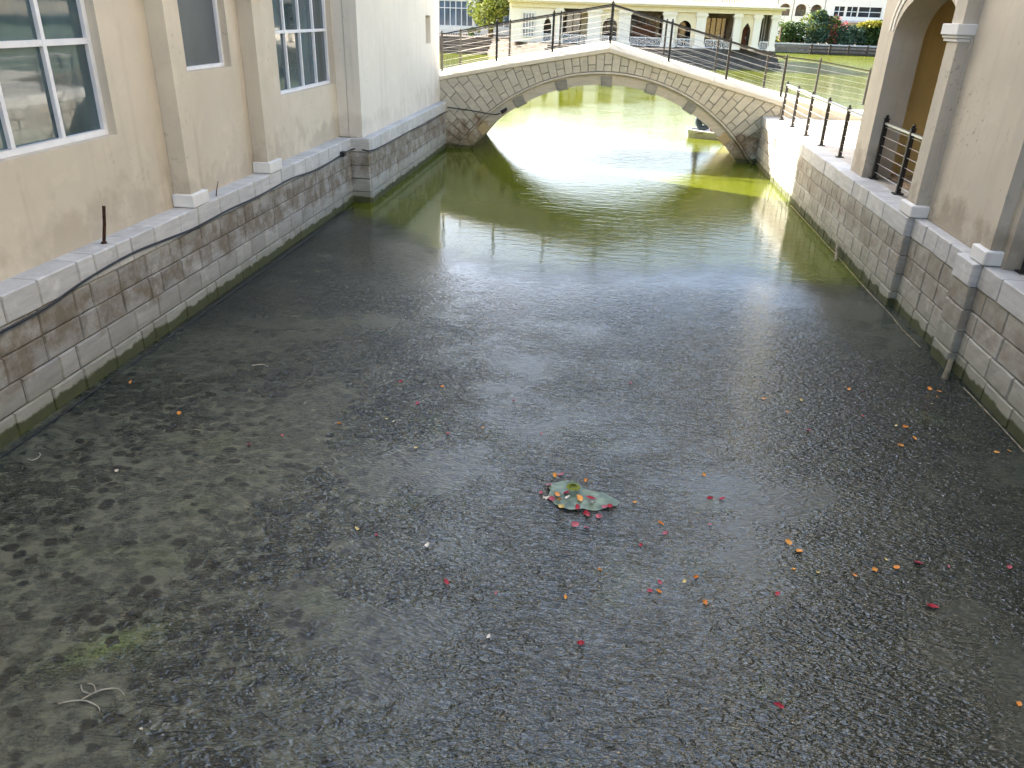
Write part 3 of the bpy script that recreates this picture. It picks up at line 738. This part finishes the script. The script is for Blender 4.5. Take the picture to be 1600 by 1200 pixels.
# ornamental balustrades between the columns: frame, rings and bars
def balustrade(x0, x1):
    y = 69.96
    b = world_part(MB().box(x0, x1, y-.03, y+.03, 1.95, 2.02).box(x0, x1, y-.02, y+.02, FL+.06, FL+.11), 'balustrade', 'white_metal', PV)
    n = max(1, round((x1-x0)/.62)); p = (x1-x0)/n
    for i in range(n+1):
        x = x0+p*i; world_part(MB().box(x-.022, x+.022, y-.022, y+.022, FL+.0, 1.949), 'baluster', 'white_metal', b)
    for i in range(n):
        cx = x0+p*(i+.5); cz = (FL+.11+1.95)/2
        for r_ in (.22, .11):
            world_part(MB().tube([(cx+r_*cos(2*pi*k/12), y, cz+r_*sin(2*pi*k/12)) for k in range(13)], .016, 4, False), 'ring', 'white_metal', b)
        world_part(MB().tube([(cx-p/2, y, FL+.1), (cx+p/2, y, 1.95)], .013, 4).tube([(cx-p/2, y+.01, 1.95), (cx+p/2, y+.01, FL+.1)], .013, 4), 'cross_bar', 'white_metal', b)
for a, b in ((-4.56, -2.66), (-1.4, -.15), (1.02, 3.46), (4.63, 6.1), (7.07, 9.1), (11.4, 12.05), (-6.2, -5.6)): balustrade(a, b)
# balcony and set-back upper storey
world_part(MB().box(-9, 12.6, 70.9, 88, 4.525, 4.75), 'roof_terrace', 'pav_white', PV)
for x in (3.5, 5.7, 7.9, 10.1):
    world_part(MB().box(x, x+1.9, 70.25, 70.3, 4.62, 4.68).box(x, x+1.9, 70.25, 70.3, 5.3, 5.37), 'balcony_rail', 'white_metal', PV)
    for k in range(14): world_part(MB().box(x+.07+.135*k, x+.1+.135*k, 70.26, 70.29, 4.53, 5.299), 'baluster', 'white_metal', PV)
for x in (3.2, 5.4, 7.6, 9.8, 12.0): world_part(MB().box(x, x+.3, 70.15, 70.45, 4.525, 5.5), 'balcony_pier', 'pav_white', PV)

# building behind the tree at the far left
LW = thing('white_building', 'white building with tall blue windows behind the round tree', 'building', (-20, 88, FL))
wx = [(-18.9+3.9*i, -15.3+3.9*i) for i in range(-4, 2)]
m = MB(); holed(m, -40, -9.5, FL, 8, [(a, b, 2.0, 4.45) for a, b in wx], 88, 88.4, lambda u, v, w_: (u, w_, v)); world_part(m, 'wall', 'pav_white', LW)
world_part(MB().box(-40, -9.5, 88.42, 100, FL, 7.9), 'body', 'pav_white', LW)
for a, b in wx[2:]:
    wo = world_part(MB().box(a, b, 88.2, 88.26, 2.0, 4.45), 'window', 'glass_blue', LW)
    for k in range(7): world_part(MB().box(a+(b-a)*k/6-.05, a+(b-a)*k/6+.05, 88.1, 88.197, 2.0, 4.45), 'mullion', 'white_metal', wo)
    for z in (2.0, 3.7, 4.37): world_part(MB().box(a, b, 88.04, 88.097, z, z+.09), 'glazing_bar', 'white_metal', wo)
tr = MB()
for x0 in range(-30, -12, 2):
    tr.box(x0, x0+1.98, 82, 82.06, 1.9, 1.96)
    for k in range(8): tr.box(x0+.25*k, x0+.25*k+.04, 82.01, 82.05, FL, 1.899)
tr.build('terrace_fence', 'white_metal', label='low white metal fence on the far terrace below the tree', category='fence')

# right far shore
SW = thing('sea_wall', 'low stone sea wall on the far right shore', 'wall', (30, 108, 0))
M['sea_stone'] = stone('sea_wall_stone', (.24, .21, .17), (.32, .28, .23), (.14, .09, .06), .2, .9, .6, True, .4)
rr = random.Random(5)
world_part(MB().box(14, 70, 108.1, 108.6, -1, 1.0), 'core', 'core', SW)
for row in range(3):
    x = 17 + .4*(row % 2)
    while x < 40:
        L = rr.uniform(.7, 1.1); o = link('stone', block_mesh(round(L, 1), .34, .3, 'sea_stone', rr.randrange(3)), SW, Vector((x+L/2, 108.0+rr.uniform(-.02, .02), row*.34+.1)) - SW.location, -pi/2); x += L
world_part(MB().box(14, 70, 107.95, 108.6, 1.001, 1.16), 'cap', 'cap', SW)
JT = thing('timber_jetty', 'dark timber jetty fence standing in front of the sea wall', 'jetty', (29, 107, 0))
M['dark_timber'] = plain('dark_timber', (.07, .055, .045), .8, .2, 0, .3, 4)
for i in range(6): world_part(MB().box(23.6+2.2*i, 23.85+2.2*i, 106.8, 107.05, -.6, 1.15), 'post', 'dark_timber', JT)
for z in (.12, .5, .88): world_part(MB().box(23.4, 35.2, 106.72, 106.79, z, z+.16), 'plank', 'dark_timber', JT)

FB = thing('white_villa', 'large white villa with arched and square windows behind the far garden', 'building', (32, 125, 1))
XZf = lambda u, v, w_: (u, w_, v)
ops = [(29.9, 31.3, 4.45, 5.7), (31.6, 33.05, 4.45, 5.7), (33.2, 36.3, 4.45, 5.7), (37.5, 39, 4.45, 5.7), (40, 41.5, 4.45, 5.7)] + [(29.5+2.4*i, 31+2.4*i, 7.1, 8.6) for i in range(7)]
m = MB(); holed(m, 28.6, 60, 1, 12, ops, 125, 125.5, XZf)
for i, x in enumerate((22.3, 24.5, 26.6)): arched(m, x-.2+.0, x+1.9, 1, 12, x+.1, x+1.6, 4.3, 5.2, .65, 125, 125.5, XZf, n=12)
world_part(m, 'wall', 'pav_white', FB)
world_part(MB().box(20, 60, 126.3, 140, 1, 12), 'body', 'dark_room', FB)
world_part(MB().box(18, 62, 124.5, 140.5, 12.01, 12.5), 'roof', 'roof', FB)
world_part(MB().box(18, 22.0, 124.9, 125.5, 1, 12), 'corner_wall', 'pav_white', FB)
for a, b, c, d in ops:
    wo = world_part(MB().box(a, b, 125.3, 125.34, c, d), 'window', 'glass_dark', FB)
    world_part(MB().box((a+b)/2-.05, (a+b)/2+.05, 125.24, 125.298, c, d).box(a, b, 125.18, 125.238, (c+d)/2-.04, (c+d)/2+.04), 'glazing_bar', 'white_metal', wo)
world_part(MB().box(28.6, 60, 122.4, 124.99, 3.7, 3.95), 'canopy', plain('mauve_canopy', (.52, .46, .44), .8, .2), FB)

# ------------------------------------------------------------------ vegetation
def leaf_mat(name, a, b, trans=.25):
    t = NT(name, .6, .3)
    g = t.n('NewGeometry'); rn = g.outputs['Random Per Island']
    c = t.mix(rn, a, b); t.set(Base_Color=c)
    tr_ = t.n('BsdfTranslucent', None, Color=c)
    mx = t.n('MixShader', None, _0=trans, _1=t.b.outputs[0], _2=tr_.outputs[0])
    t.t.links.new(mx.outputs[0], t.out.inputs[0]); return t.m
M['leaf_yellow'] = leaf_mat('yellow_green_leaves', (.10, .14, .02), (.24, .26, .045))
M['leaf_dark'] = leaf_mat('dark_green_leaves', (.025, .055, .015), (.07, .12, .03))
M['leaf_mid'] = leaf_mat('mid_green_leaves', (.05, .09, .02), (.12, .17, .04))
M['leaf_blue'] = leaf_mat('blue_green_leaves', (.04, .08, .05), (.09, .14, .08))
M['leaf_sunlit_dry'] = leaf_mat('sunlit_dry_leaves', (.2, .2, .02), (.34, .3, .04))  # gold stands for sunlight on the hedge top; the dry shrub's own colour
M['flower_pink'] = leaf_mat('pink_bracts', (.42, .06, .10), (.55, .14, .12))
M['bark'] = plain('bark', (.12, .09, .06), .9, .2, 0, .3, 10, .3)
def crown_mesh(seed, c, rad, n, size, clumps=14):
    r = random.Random(seed); m = MB(); cl = []
    for i in range(clumps):
        while True:
            d = Vector((r.uniform(-1, 1), r.uniform(-1, 1), r.uniform(-.8, 1)))
            if .25 < d.length < 1: break
        cl.append((d*.72, r.uniform(.28, .46)))
    for i in range(n):
        d, q = r.choice(cl)
        while True:
            e = Vector((r.uniform(-1, 1), r.uniform(-1, 1), r.uniform(-1, 1)))
            if e.length < 1: break
        e = e.normalized()*(e.length**.5)*q
        p = d+e; p = Vector((c[0]+p.x*rad[0], c[1]+p.y*rad[1], c[2]+p.z*rad[2]))
        s = size*r.uniform(.6, 1.3)
        a = Vector((r.gauss(0, 1), r.gauss(0, 1), r.gauss(0, .6))).normalized(); b = a.cross(Vector((r.gauss(0, 1), r.gauss(0, 1), r.gauss(0, 1)))).normalized()
        m.add([p-a*s, p+b*s*.45, p+a*s, p-b*s*.45], [(0, 1, 2, 3)])
    return m
def tree(name, label, cat, base, c, rad, n, size, leaf, seed, group=None, extra=None):
    t_ = thing(name, label, cat, base, group)
    b = Vector(base); top = Vector(c)
    m = MB().tube([b, b.lerp(top, .5)+Vector((.05, 0, 0)), top+Vector((0, 0, rad[2]*.2))], [rad[0]*.09, rad[0]*.06, rad[0]*.03], 8)
    r = random.Random(seed)
    for i in range(6):
        a = 2*pi*i/6+r.random(); st = b.lerp(top, r.uniform(.45, .8))
        m.tube([st, st+Vector((cos(a)*rad[0]*.35, sin(a)*rad[1]*.35, rad[2]*.3)), st+Vector((cos(a)*rad[0]*.65, sin(a)*rad[1]*.65, rad[2]*.5))], [rad[0]*.035, rad[0]*.022, rad[0]*.01], 6)
    world_part(m, 'trunk', 'bark', t_)
    world_part(crown_mesh(seed, c, rad, n, size), 'crown', leaf, t_)
    if extra: world_part(crown_mesh(seed+1, (c[0], c[1]-rad[1]*.25, c[2]+rad[2]*.15), tuple(q*.95 for q in rad), int(n*extra[1]), size*.9, 6), 'blossom' if 'flower' in extra[0] else 'young_leaves', extra[0], t_)
    return t_
tree('round_tree', 'round yellow green tree in front of the white building across the lake', 'tree', (-12, 79, FL), (-12, 79, 4.75), (3.1, 2.6, 2.9), 6000, .17, 'leaf_yellow', 21)
G = 'garden plants on the far right shore'
tree('dense_bush', 'dark bush at the left end of the far garden beside the palm', 'bush', (22.2, 110.5, 1.05), (22.0, 110.5, 2.1), (2.1, 1.4, 1.7), 2600, .2, 'leaf_dark', 31, G)
tree('dense_bush', 'large blue green bush in the middle of the far garden', 'bush', (24.6, 110.6, 1.05), (24.6, 110.6, 2.7), (2.6, 1.6, 2.5), 3600, .22, 'leaf_blue', 32, G, ('leaf_yellow', .25))
tree('flowering_bush', 'bush with pink flowers in the far garden', 'bush', (26.7, 111, 1.05), (26.9, 111, 2.4), (1.9, 1.5, 2.0), 2400, .2, 'leaf_mid', 33, G, ('flower_pink', .12))
tree('dense_bush', 'low blue green bush right of the pink flowers', 'bush', (28.9, 110.3, 1.05), (28.9, 110.3, 1.8), (2.1, 1.4, 1.7), 2400, .2, 'leaf_blue', 34, G)
tree('clipped_hedge', 'dark green hedge under a top coloured as sunlit at the right of the far garden', 'hedge', (32.4, 110.6, 1.05), (32.4, 110.6, 2.2), (3.6, 1.5, 1.9), 6500, .2, 'leaf_dark', 35, G)
hp = MB()
hc = crown_mesh(36, (32.3, 110.4, 3.55), (3.1, 1.2, .5), 1400, .18, 18)
hc.build('hedge_sun_tint', 'leaf_sunlit_dry', label='golden leaves along the far hedge top, sunlight painted as leaf colour', category='shrub', group=G)  # top of the hedge itself, its sunlight painted as golden leaves
def palm(name, label, base, h, n, L, seed):
    r = random.Random(seed); t_ = thing(name, label, 'palm', base, G); b = Vector(base)
    world_part(MB().tube([b, b+Vector((.05, 0, h*.5)), b+Vector((0, 0, h))], [.2, .15, .13], 8), 'trunk', 'bark', t_)
    m = MB()
    for i in range(n):
        a = 2*pi*i/n+r.random()*.4; el = r.uniform(-.1, 1.2); d = Vector((cos(a)*cos(el), sin(a)*cos(el), sin(el)))
        sd_ = Vector((-sin(a), cos(a), 0)); p = b+Vector((0, 0, h)); pts = []
        for k in range(6):
            pts.append(p.copy()); p = p+d*L/5; d = (d+Vector((0, 0, -.16))).normalized()
        for k in range(1, 6):
            for sgn in (-1, 1):
                q = pts[k]; e = q+sd_*sgn*L*.2*(1.1-k/6)+(pts[k]-pts[k-1])*.7+Vector((0, 0, -.08))
                m.add([q-(pts[k]-pts[k-1])*.3, e, q+(pts[k]-pts[k-1])*.12], [(0, 1, 2)])
    world_part(m, 'crown', 'leaf_mid', t_)
palm('palm_tree', 'small feathery palm at the pavilion end of the far garden', (20.3, 110, 1.05), 1.8, 26, 1.7, 41)
palm('palm_tree', 'taller spreading palm above the blue green bush in the far garden', (24.2, 112, 1.05), 2.9, 28, 1.8, 42)
crown_mesh(51, (18.9, 108.9, 1.4), (1.4, .5, .6), 700, .16, 8).build('dry_shrub', 'leaf_sunlit_dry', label='low dry yellowish shrub at the corner of the sea wall', category='shrub')
r = random.Random(8)
for i, (x, y, lab) in enumerate(((-9.3, 78, 'small orange flowered shrub at the foot of the round tree'), (-13.6, 78.4, 'small green shrub left of the round tree trunk'))):
    crown_mesh(60+i, (x, y, FL+.4), (.8, .6, .5), 500, .12, 7).build('low_shrub', 'leaf_mid' if i else leaf_mat('orange_leaves', (.2, .1, .02), (.3, .2, .03)), label=lab, category='shrub')

# ------------------------------------------------------------------ algae scum on the canal
EX = [(-5.2, 14.6), (-4.67, 14.2), (-3.74, 13.4), (-2.6, 12.0), (-1.75, 11.5), (-.84, 11.4), (.64, 11.8), (2.2, 12.2), (2.9, 11.6), (3.5, 11.6), (4.4, 12.0)]
def yedge(x):
    for (x0, a), (x1, b) in zip(EX, EX[1:]):
        if x <= x1: return a+(b-a)*(x-x0)/(x1-x0)
    return EX[-1][1]
nx, ny = 150, 290
vs_, fs_ = [], []
att = {'cover': [], 'side': [], 'thick': [], 'green': []}
sm = lambda v, a, b: (lambda q: q*q*(3-2*q))(max(0.0, min(1.0, (v-a)/(b-a))))
for j in range(ny+1):
    y = -6+21.5*j/ny
    for i in range(nx+1):
        x = -4.94+(4.09+4.94)*i/nx
        vs_.append((x, y, .005)); att['cover'].append(yedge(x)-y)
        sd_ = sm(-x, .3, 2.6)*sm(9.0-y, 0, 4); att['side'].append(sd_)
        q = Vector((x*.75+3.1, y*1.0, 4.7))
        nz = mnoise.fractal(q, .9, 2.1, 5) + .35*mnoise.noise(q*4.3)
        att['thick'].append(.92*sm(nz*(.8+.2*max(sd_, sm(x, 1.2, 3.2))) + .3*mnoise.noise(q*9.1)*.6 + sd_*.5 + .2*sm(x, 2.2, 3.9) - .16, -.62, .85))
        g = math.exp(-(((x+2.72)*.8-(y-3.15)*.9)**2)/.012 - ((x+2.72)*.6+(y-3.15)*.8)**2/.06)
        att['green'].append(min(1, g + .25*sm(mnoise.fractal(q*1.7+Vector((9, 2, 1)), .8, 2, 4), .35, .9)))
for j in range(ny):
    for i in range(nx): a = j*(nx+1)+i; fs_.append((a, a+1, a+nx+2, a+nx+1))
me = bpy.data.meshes.new('algae_scum'); me.from_pydata(vs_, [], fs_)
for nm, dat in att.items():
    at = me.attributes.new(nm, 'FLOAT', 'POINT'); at.data.foreach_set('value', dat)
me.materials.append(M['scum'])
link('algae_scum', me, kind='stuff', label='dark wrinkled algae scum floating over the near half of the canal', category='algae')

# ------------------------------------------------------------------ floating leaf, petals, twigs
def petal_mat(name, a, b):
    t = NT(name, .45, .4); return t.set(Base_Color=t.mix(t.rnd(), a, b))
PMAT = {'o': petal_mat('orange_petal', (.62, .2, .02), (.72, .33, .05)), 'r': petal_mat('red_petal', (.30, .008, .02), (.42, .02, .05)),
        'p': petal_mat('pink_petal', (.36, .045, .09), (.5, .14, .17)), 'y': petal_mat('yellow_petal', (.6, .42, .12), (.62, .5, .2)), 'w': petal_mat('pale_petal', (.62, .54, .42), (.7, .66, .6))}
def petal_mesh(k, seed):
    r = random.Random(seed); m = MB(); v = [(0, 0, .05*r.random())]; n = 9
    for ring_, rad in ((1, .55), (2, 1.0)):
        for i in range(n):
            a = 2*pi*i/n; q = rad*(1+.25*r.uniform(-1, 1) if ring_ == 2 else 1)
            v.append((q*.5*cos(a), q*.36*sin(a), (.16 if ring_ == 2 else .03)*r.uniform(.2, 1)))
    m.v = v; m.f = [(0, 1+i, 1+(i+1) % n) for i in range(n)] + [(1+i, 1+n+i, 1+n+(i+1) % n, 1+(i+1) % n) for i in range(n)]
    return m.mesh('petal', PMAT[k], True)
PV_ = {k: [petal_mesh(k, 100*ord(k)+j) for j in range(4)] for k in PMAT}
PET = [
(-4.60,6.47,'o',.05,'lone orange petal close to the left quay foot'),(-3.80,5.95,'o',.05,'orange petal out from the left quay beside a dark patch'),(-2.27,6.02,'o',.05,'orange petal on the large dark patch left of the middle'),(-3.79,4.93,'w',.045,'single pale round petal at the left of the scum'),(-2.92,5.52,'p',.045,'pink petal left of the large dark patch'),(-2.70,5.72,'p',.045,'dull pink petal at the left edge of the large dark patch'),(-1.47,5.71,'y',.045,'thin yellow petal below the large dark patch'),(-1.87,6.19,'y',.035,'tiny yellow petal right of the orange one on the dark patch'),(-1.79,6.16,'w',.03,'tiny white petal right of the orange one on the dark patch'),(-.95,6.19,'o',.035,'small orange petal left of the bright sky reflection'),(-1.56,7.0,'r',.04,'dark red petal touching an orange one left of the reflection'),(-1.5,6.97,'o',.04,'orange petal touching a dark red one left of the reflection'),(-1.94,7.01,'r',.04,'small red petal left of the red and orange pair'),(-1.66,6.56,'p',.05,'dull pink petal below the red and orange pair'),(-1.24,6.02,'p',.045,'faint pink petal below the small orange petal near the reflection'),(-.73,6.79,'r',.04,'small red petal in the left part of the sky reflection'),(.43,7.42,'p',.04,'farthest pink petal in the middle of the canal'),(-2.73,6.36,'w',.03,'tiny pale petal at the top of the large dark patch'),
(1.79,7.31,'o',.055,'orange petal farthest left of the right hand scatter'),(2.17,7.35,'y',.04,'small yellow petal in the right hand scatter'),(1.97,7.05,'o',.04,'faint orange petal below the farthest one on the right'),(2.74,7.72,'o',.045,'orange petal touching a pink one on the far right'),(2.86,7.69,'p',.04,'pink petal touching an orange one on the far right'),(3.62,7.9,'o',.05,'bright orange petal beside the thick stake'),(3.70,7.85,'o',.05,'second orange petal below the thick stake'),(3.62,7.70,'o',.035,'small orange petal just below the pair by the stake'),(2.10,6.69,'p',.05,'faint pink petal alone right of the middle'),(2.80,6.89,'o',.04,'small orange petal left of a yellow one on the right'),(2.98,6.95,'y',.035,'small yellow petal between two orange ones on the right'),(3.06,6.94,'o',.05,'orange petal right of a small yellow one'),(3.07,6.72,'o',.05,'dull orange petal below the yellow and orange row on the right'),(2.89,6.55,'o',.055,'lowest orange petal of the right cluster in front of the stake'),(2.71,7.10,'p',.035,'faint pink petal above the row of petals on the right'),(3.75,6.58,'o',.05,'orange petal near the foot of the right quay'),(3.88,6.63,'o',.04,'small orange petal nearest the right quay foot'),(3.51,7.52,'y',.03,'tiny yellow petal below the petals by the stake'),
(-1.62,4.5,'y',.04,'pale yellow petal in the lower left half'),(-1.46,4.45,'p',.035,'dull pink petal right of the pale yellow one'),(-1.06,4.39,'w',.06,'pale elongated petal left of the lily pad'),(-.85,4.02,'r',.055,'red petal with pale tip in the lower middle left'),(-.5,3.97,'p',.03,'tiny pink petal right of the red one with pale tip'),(-.04,4.0,'o',.04,'small orange petal below the lily pad'),(.18,4.32,'o',.04,'small orange petal below right of the lily pad'),(.47,4.65,'r',.045,'small red petal right below the lily pad'),(.63,4.95,'o',.045,'orange petal right of the lily pad'),(.66,4.83,'p',.05,'faint pink petal below the orange one right of the lily pad'),(1.01,5.0,'p',.045,'pink petal alone to the right of the lily pad'),(1.04,5.36,'r',.05,'left one of two red petals right of the lily pad'),(1.14,5.37,'r',.045,'right one of two red petals right of the lily pad'),(1.03,5.71,'o',.05,'orange petal above the two red petals'),(-.4,6.17,'p',.035,'faint pink petal beyond the lily pad'),
(.84,4.35,'o',.05,'orange petal upper right of the small lower cluster'),(.76,4.3,'y',.035,'tiny yellow petal beside the orange one of the lower cluster'),(.59,4.25,'p',.05,'pink petal at the top of the small lower cluster'),(.52,4.16,'r',.045,'red petal at the left of the small lower cluster'),(.58,4.16,'o',.045,'orange petal at the bottom of the small lower cluster'),(.88,4.1,'o',.05,'lone orange petal right below the small lower cluster'),(1.57,4.87,'o',.05,'small orange petal above the largest orange petal'),(1.62,4.77,'o',.06,'largest loose orange petal right of the middle'),(1.54,4.55,'o',.04,'small orange petal below the largest orange petal'),(1.71,4.54,'y',.045,'thin yellow petal below the largest orange petal'),(1.96,4.55,'o',.05,'first orange petal of the row leading to the big red petal'),(2.12,4.64,'o',.045,'second orange petal of the row leading to the big red petal'),(2.29,4.7,'o',.045,'third orange petal of the row, nearest the big red petal'),(2.24,4.78,'y',.03,'tiny yellow petal above the row of orange petals'),(2.46,4.78,'r',.07,'big red petal at the end of the orange row'),(2.67,4.77,'p',.03,'tiny pink petal right of the big red petal'),(3.11,4.84,'p',.06,'pale pink petal near the right picture edge'),(2.40,4.31,'r',.07,'big crimson petal on the lower right scum'),(1.38,4.27,'r',.055,'dark red petal in the lower right half'),(1.21,3.3,'r',.055,'red petal near the bottom right of the canal'),(2.6,3.53,'o',.05,'orange petal at the lower right picture edge'),(.08,3.6,'r',.055,'red petal alone in the lower middle'),(-.49,3.57,'w',.035,'tiny white petal in the lower middle'),(-2.21,2.62,'w',.025,'tiny white petal at the bottom left below the twig'),
(-.22,5.48,'o',.05,'orange petal above the lily pad touching a pink one'),(-.17,5.51,'p',.05,'pink petal above the lily pad touching an orange one'),(.04,5.44,'o',.05,'orange petal at the far rim of the lily pad'),(-.26,5.3,'p',.06,'pink petal on the upper left of the lily pad'),(-.31,5.2,'p',.05,'pink petal at the left tip of the lily pad'),(-.27,5.1,'w',.05,'pale petal at the lower left of the lily pad'),(-.22,5.11,'p',.05,'pink petal beside the pale one at the lower left of the pad'),(-.18,5.17,'o',.06,'round orange petal on the left half of the lily pad'),(-.16,5.1,'o',.04,'small orange petal at the lower left rim of the lily pad'),(0,5.15,'o',.07,'large orange petal in the middle of the lily pad'),(.09,5.17,'r',.06,'dark red petal right of the middle of the lily pad'),(.1,5.1,'w',.05,'pale petal below the dark red one on the lily pad'),(-.01,5.02,'r',.05,'red petal just below the lily pad'),(.06,4.97,'r',.06,'crimson petal with pale tip below the lily pad'),(.2,5.07,'p',.04,'pink petal at the right tip of the lily pad'),(.24,5.08,'r',.05,'red petal at the right tip of the lily pad'),(.16,4.96,'p',.045,'small pink petal below the right half of the lily pad'),(-.02,4.82,'p',.055,'left one of two pink petals well below the lily pad'),(.07,4.8,'p',.045,'right one of two pink petals well below the lily pad'),(.44,5.2,'o',.05,'faint orange petal just right of the lily pad'),(-.14,5.01,'y',.05,'yellow petal below the left half of the lily pad'),(-.11,5.21,'r',.05,'red petal beside the green bud on the lily pad'),(-.1,5.15,'w',.04,'small pale petal below the green bud on the lily pad')]
rp = random.Random(17)
for i, (x, y, k, s, lab) in enumerate(PET):
    o = link('petal', PV_[k][rp.randrange(4)], None, (x, y, .014 if not (-.3 < x < .27 and 5.0 < y < 5.42) else .032), rp.uniform(0, 6.28), label=lab, category='petal', group='loose flower petals on the water')
    s *= 1.3 if abs(x) < .4 and 4.7 < y < 5.6 else 1.05
    o.scale = (s*rp.uniform(.75, 1.05), s*rp.uniform(.65, 1.05), s*rp.uniform(.8, 2.2)); o.rotation_euler[0] = rp.uniform(-.35, .35); o.rotation_euler[1] = rp.uniform(-.35, .35)
# lily pad: lobed, veined, half awash
m = MB(); n = 36; v = [(0, 0, .008)]
rl = random.Random(4)
for ring_ in range(1, 6):
    q = ring_/5
    for i in range(n):
        a = 2*pi*i/n
        lob = 1+.14*sin(3*a+.7)+.07*sin(7*a+.4)+.03*rl.uniform(-1, 1)
        if 1.2 < a < 1.75: lob *= .78
        vein = .006*abs(sin(a*6))
        v.append((.285*q*lob*cos(a), .185*q*lob*sin(a), .006+.010*q*sin(a*4+1)*q+vein*q))
m.v = v; m.f = [(0, 1+i, 1+(i+1) % n) for i in range(n)] + [(1+(k-1)*n+i, 1+k*n+i, 1+k*n+(i+1) % n, 1+(k-1)*n+(i+1) % n) for k in range(1, 5) for i in range(n)]
t = NT('lily_leaf', .5, .4); p = t.n('TexCoord').outputs['Object']
ang = t.noise(p, 9, 4)
LM = t.set(Base_Color=t.mix(t.ramp(ang, .35, .65), (.08, .13, .09), (.22, .29, .21)))
o = m.build('lily_pad', LM, smooth=True, label='pale green lily pad strewn with petals in the middle of the canal', category='lily pad'); o.location = (-.01, 5.2, .012); o.rotation_euler[2] = -.28
bud = thing('flower_bud', 'olive green flower bud lying on the lily pad', 'flower bud', (-.06, 5.27, .03))
for i in range(9):
    a = 2*pi*i/9; c_, s_ = cos(a), sin(a); L = .045
    pts = [(c_*.008, s_*.008, 0), (c_*.055-s_*.022, s_*.055+c_*.022, .03), (c_*.018, s_*.018, L), (c_*.055+s_*.022, s_*.055-c_*.022, .03)]
    MB().add(pts, [(0, 1, 2, 3)]).build('petal', plain('olive_bud', (.16, .19, .012), .6, .3) if i == 0 else bpy.data.materials['olive_bud'], bud)
# pale branching twig and two wisps
M['pale_root'] = plain('pale_root', (.36, .34, .28), .8, .2, 0, .25, 20)
tw = thing('floating_twig', 'pale branching twig floating at the lower left of the canal', 'twig', (-2.62, 2.76, .01))
world_part(MB().tube(smooth_path([(-2.74, 2.70, .02), (-2.68, 2.735, .012), (-2.6, 2.74, .02), (-2.52, 2.72, .012), (-2.49, 2.69, .016)], 2), [.0045, .005, .0035, .005, .004, .0048, .003, .004, .0025], 5), 'stem', 'pale_root', tw, smooth=True)
world_part(MB().tube(smooth_path([(-2.64, 2.74, .014), (-2.6, 2.79, .02), (-2.56, 2.83, .016), (-2.48, 2.845, .02), (-2.42, 2.81, .014)], 2), [.004, .005, .004, .0055, .004, .0045, .003, .0035, .002], 5), 'branch', 'pale_root', tw, smooth=True)
world_part(MB().tube(smooth_path([(-2.6, 2.79, .02), (-2.66, 2.8, .016), (-2.7, 2.84, .014)]), .0035, 5).tube(smooth_path([(-2.58, 2.8, .02), (-2.63, 2.85, .016), (-2.67, 2.86, .012)]), .003, 5), 'branch', 'pale_root', tw, smooth=True)
for pts, lab in (([(-4.62, 4.98, .012), (-4.55, 4.96, .016), (-4.54, 5.03, .014), (-4.58, 5.08, .012)], 'thin curled pale wisp near the left picture edge'), ([(-3.6, 7.1, .012), (-3.5, 7.14, .014), (-3.42, 7.1, .012)], 'tiny pale wisp floating off the left quay')):
    MB().tube(smooth_path(pts), .005, 5).build('pale_wisp', 'pale_root', label=lab, category='twig')
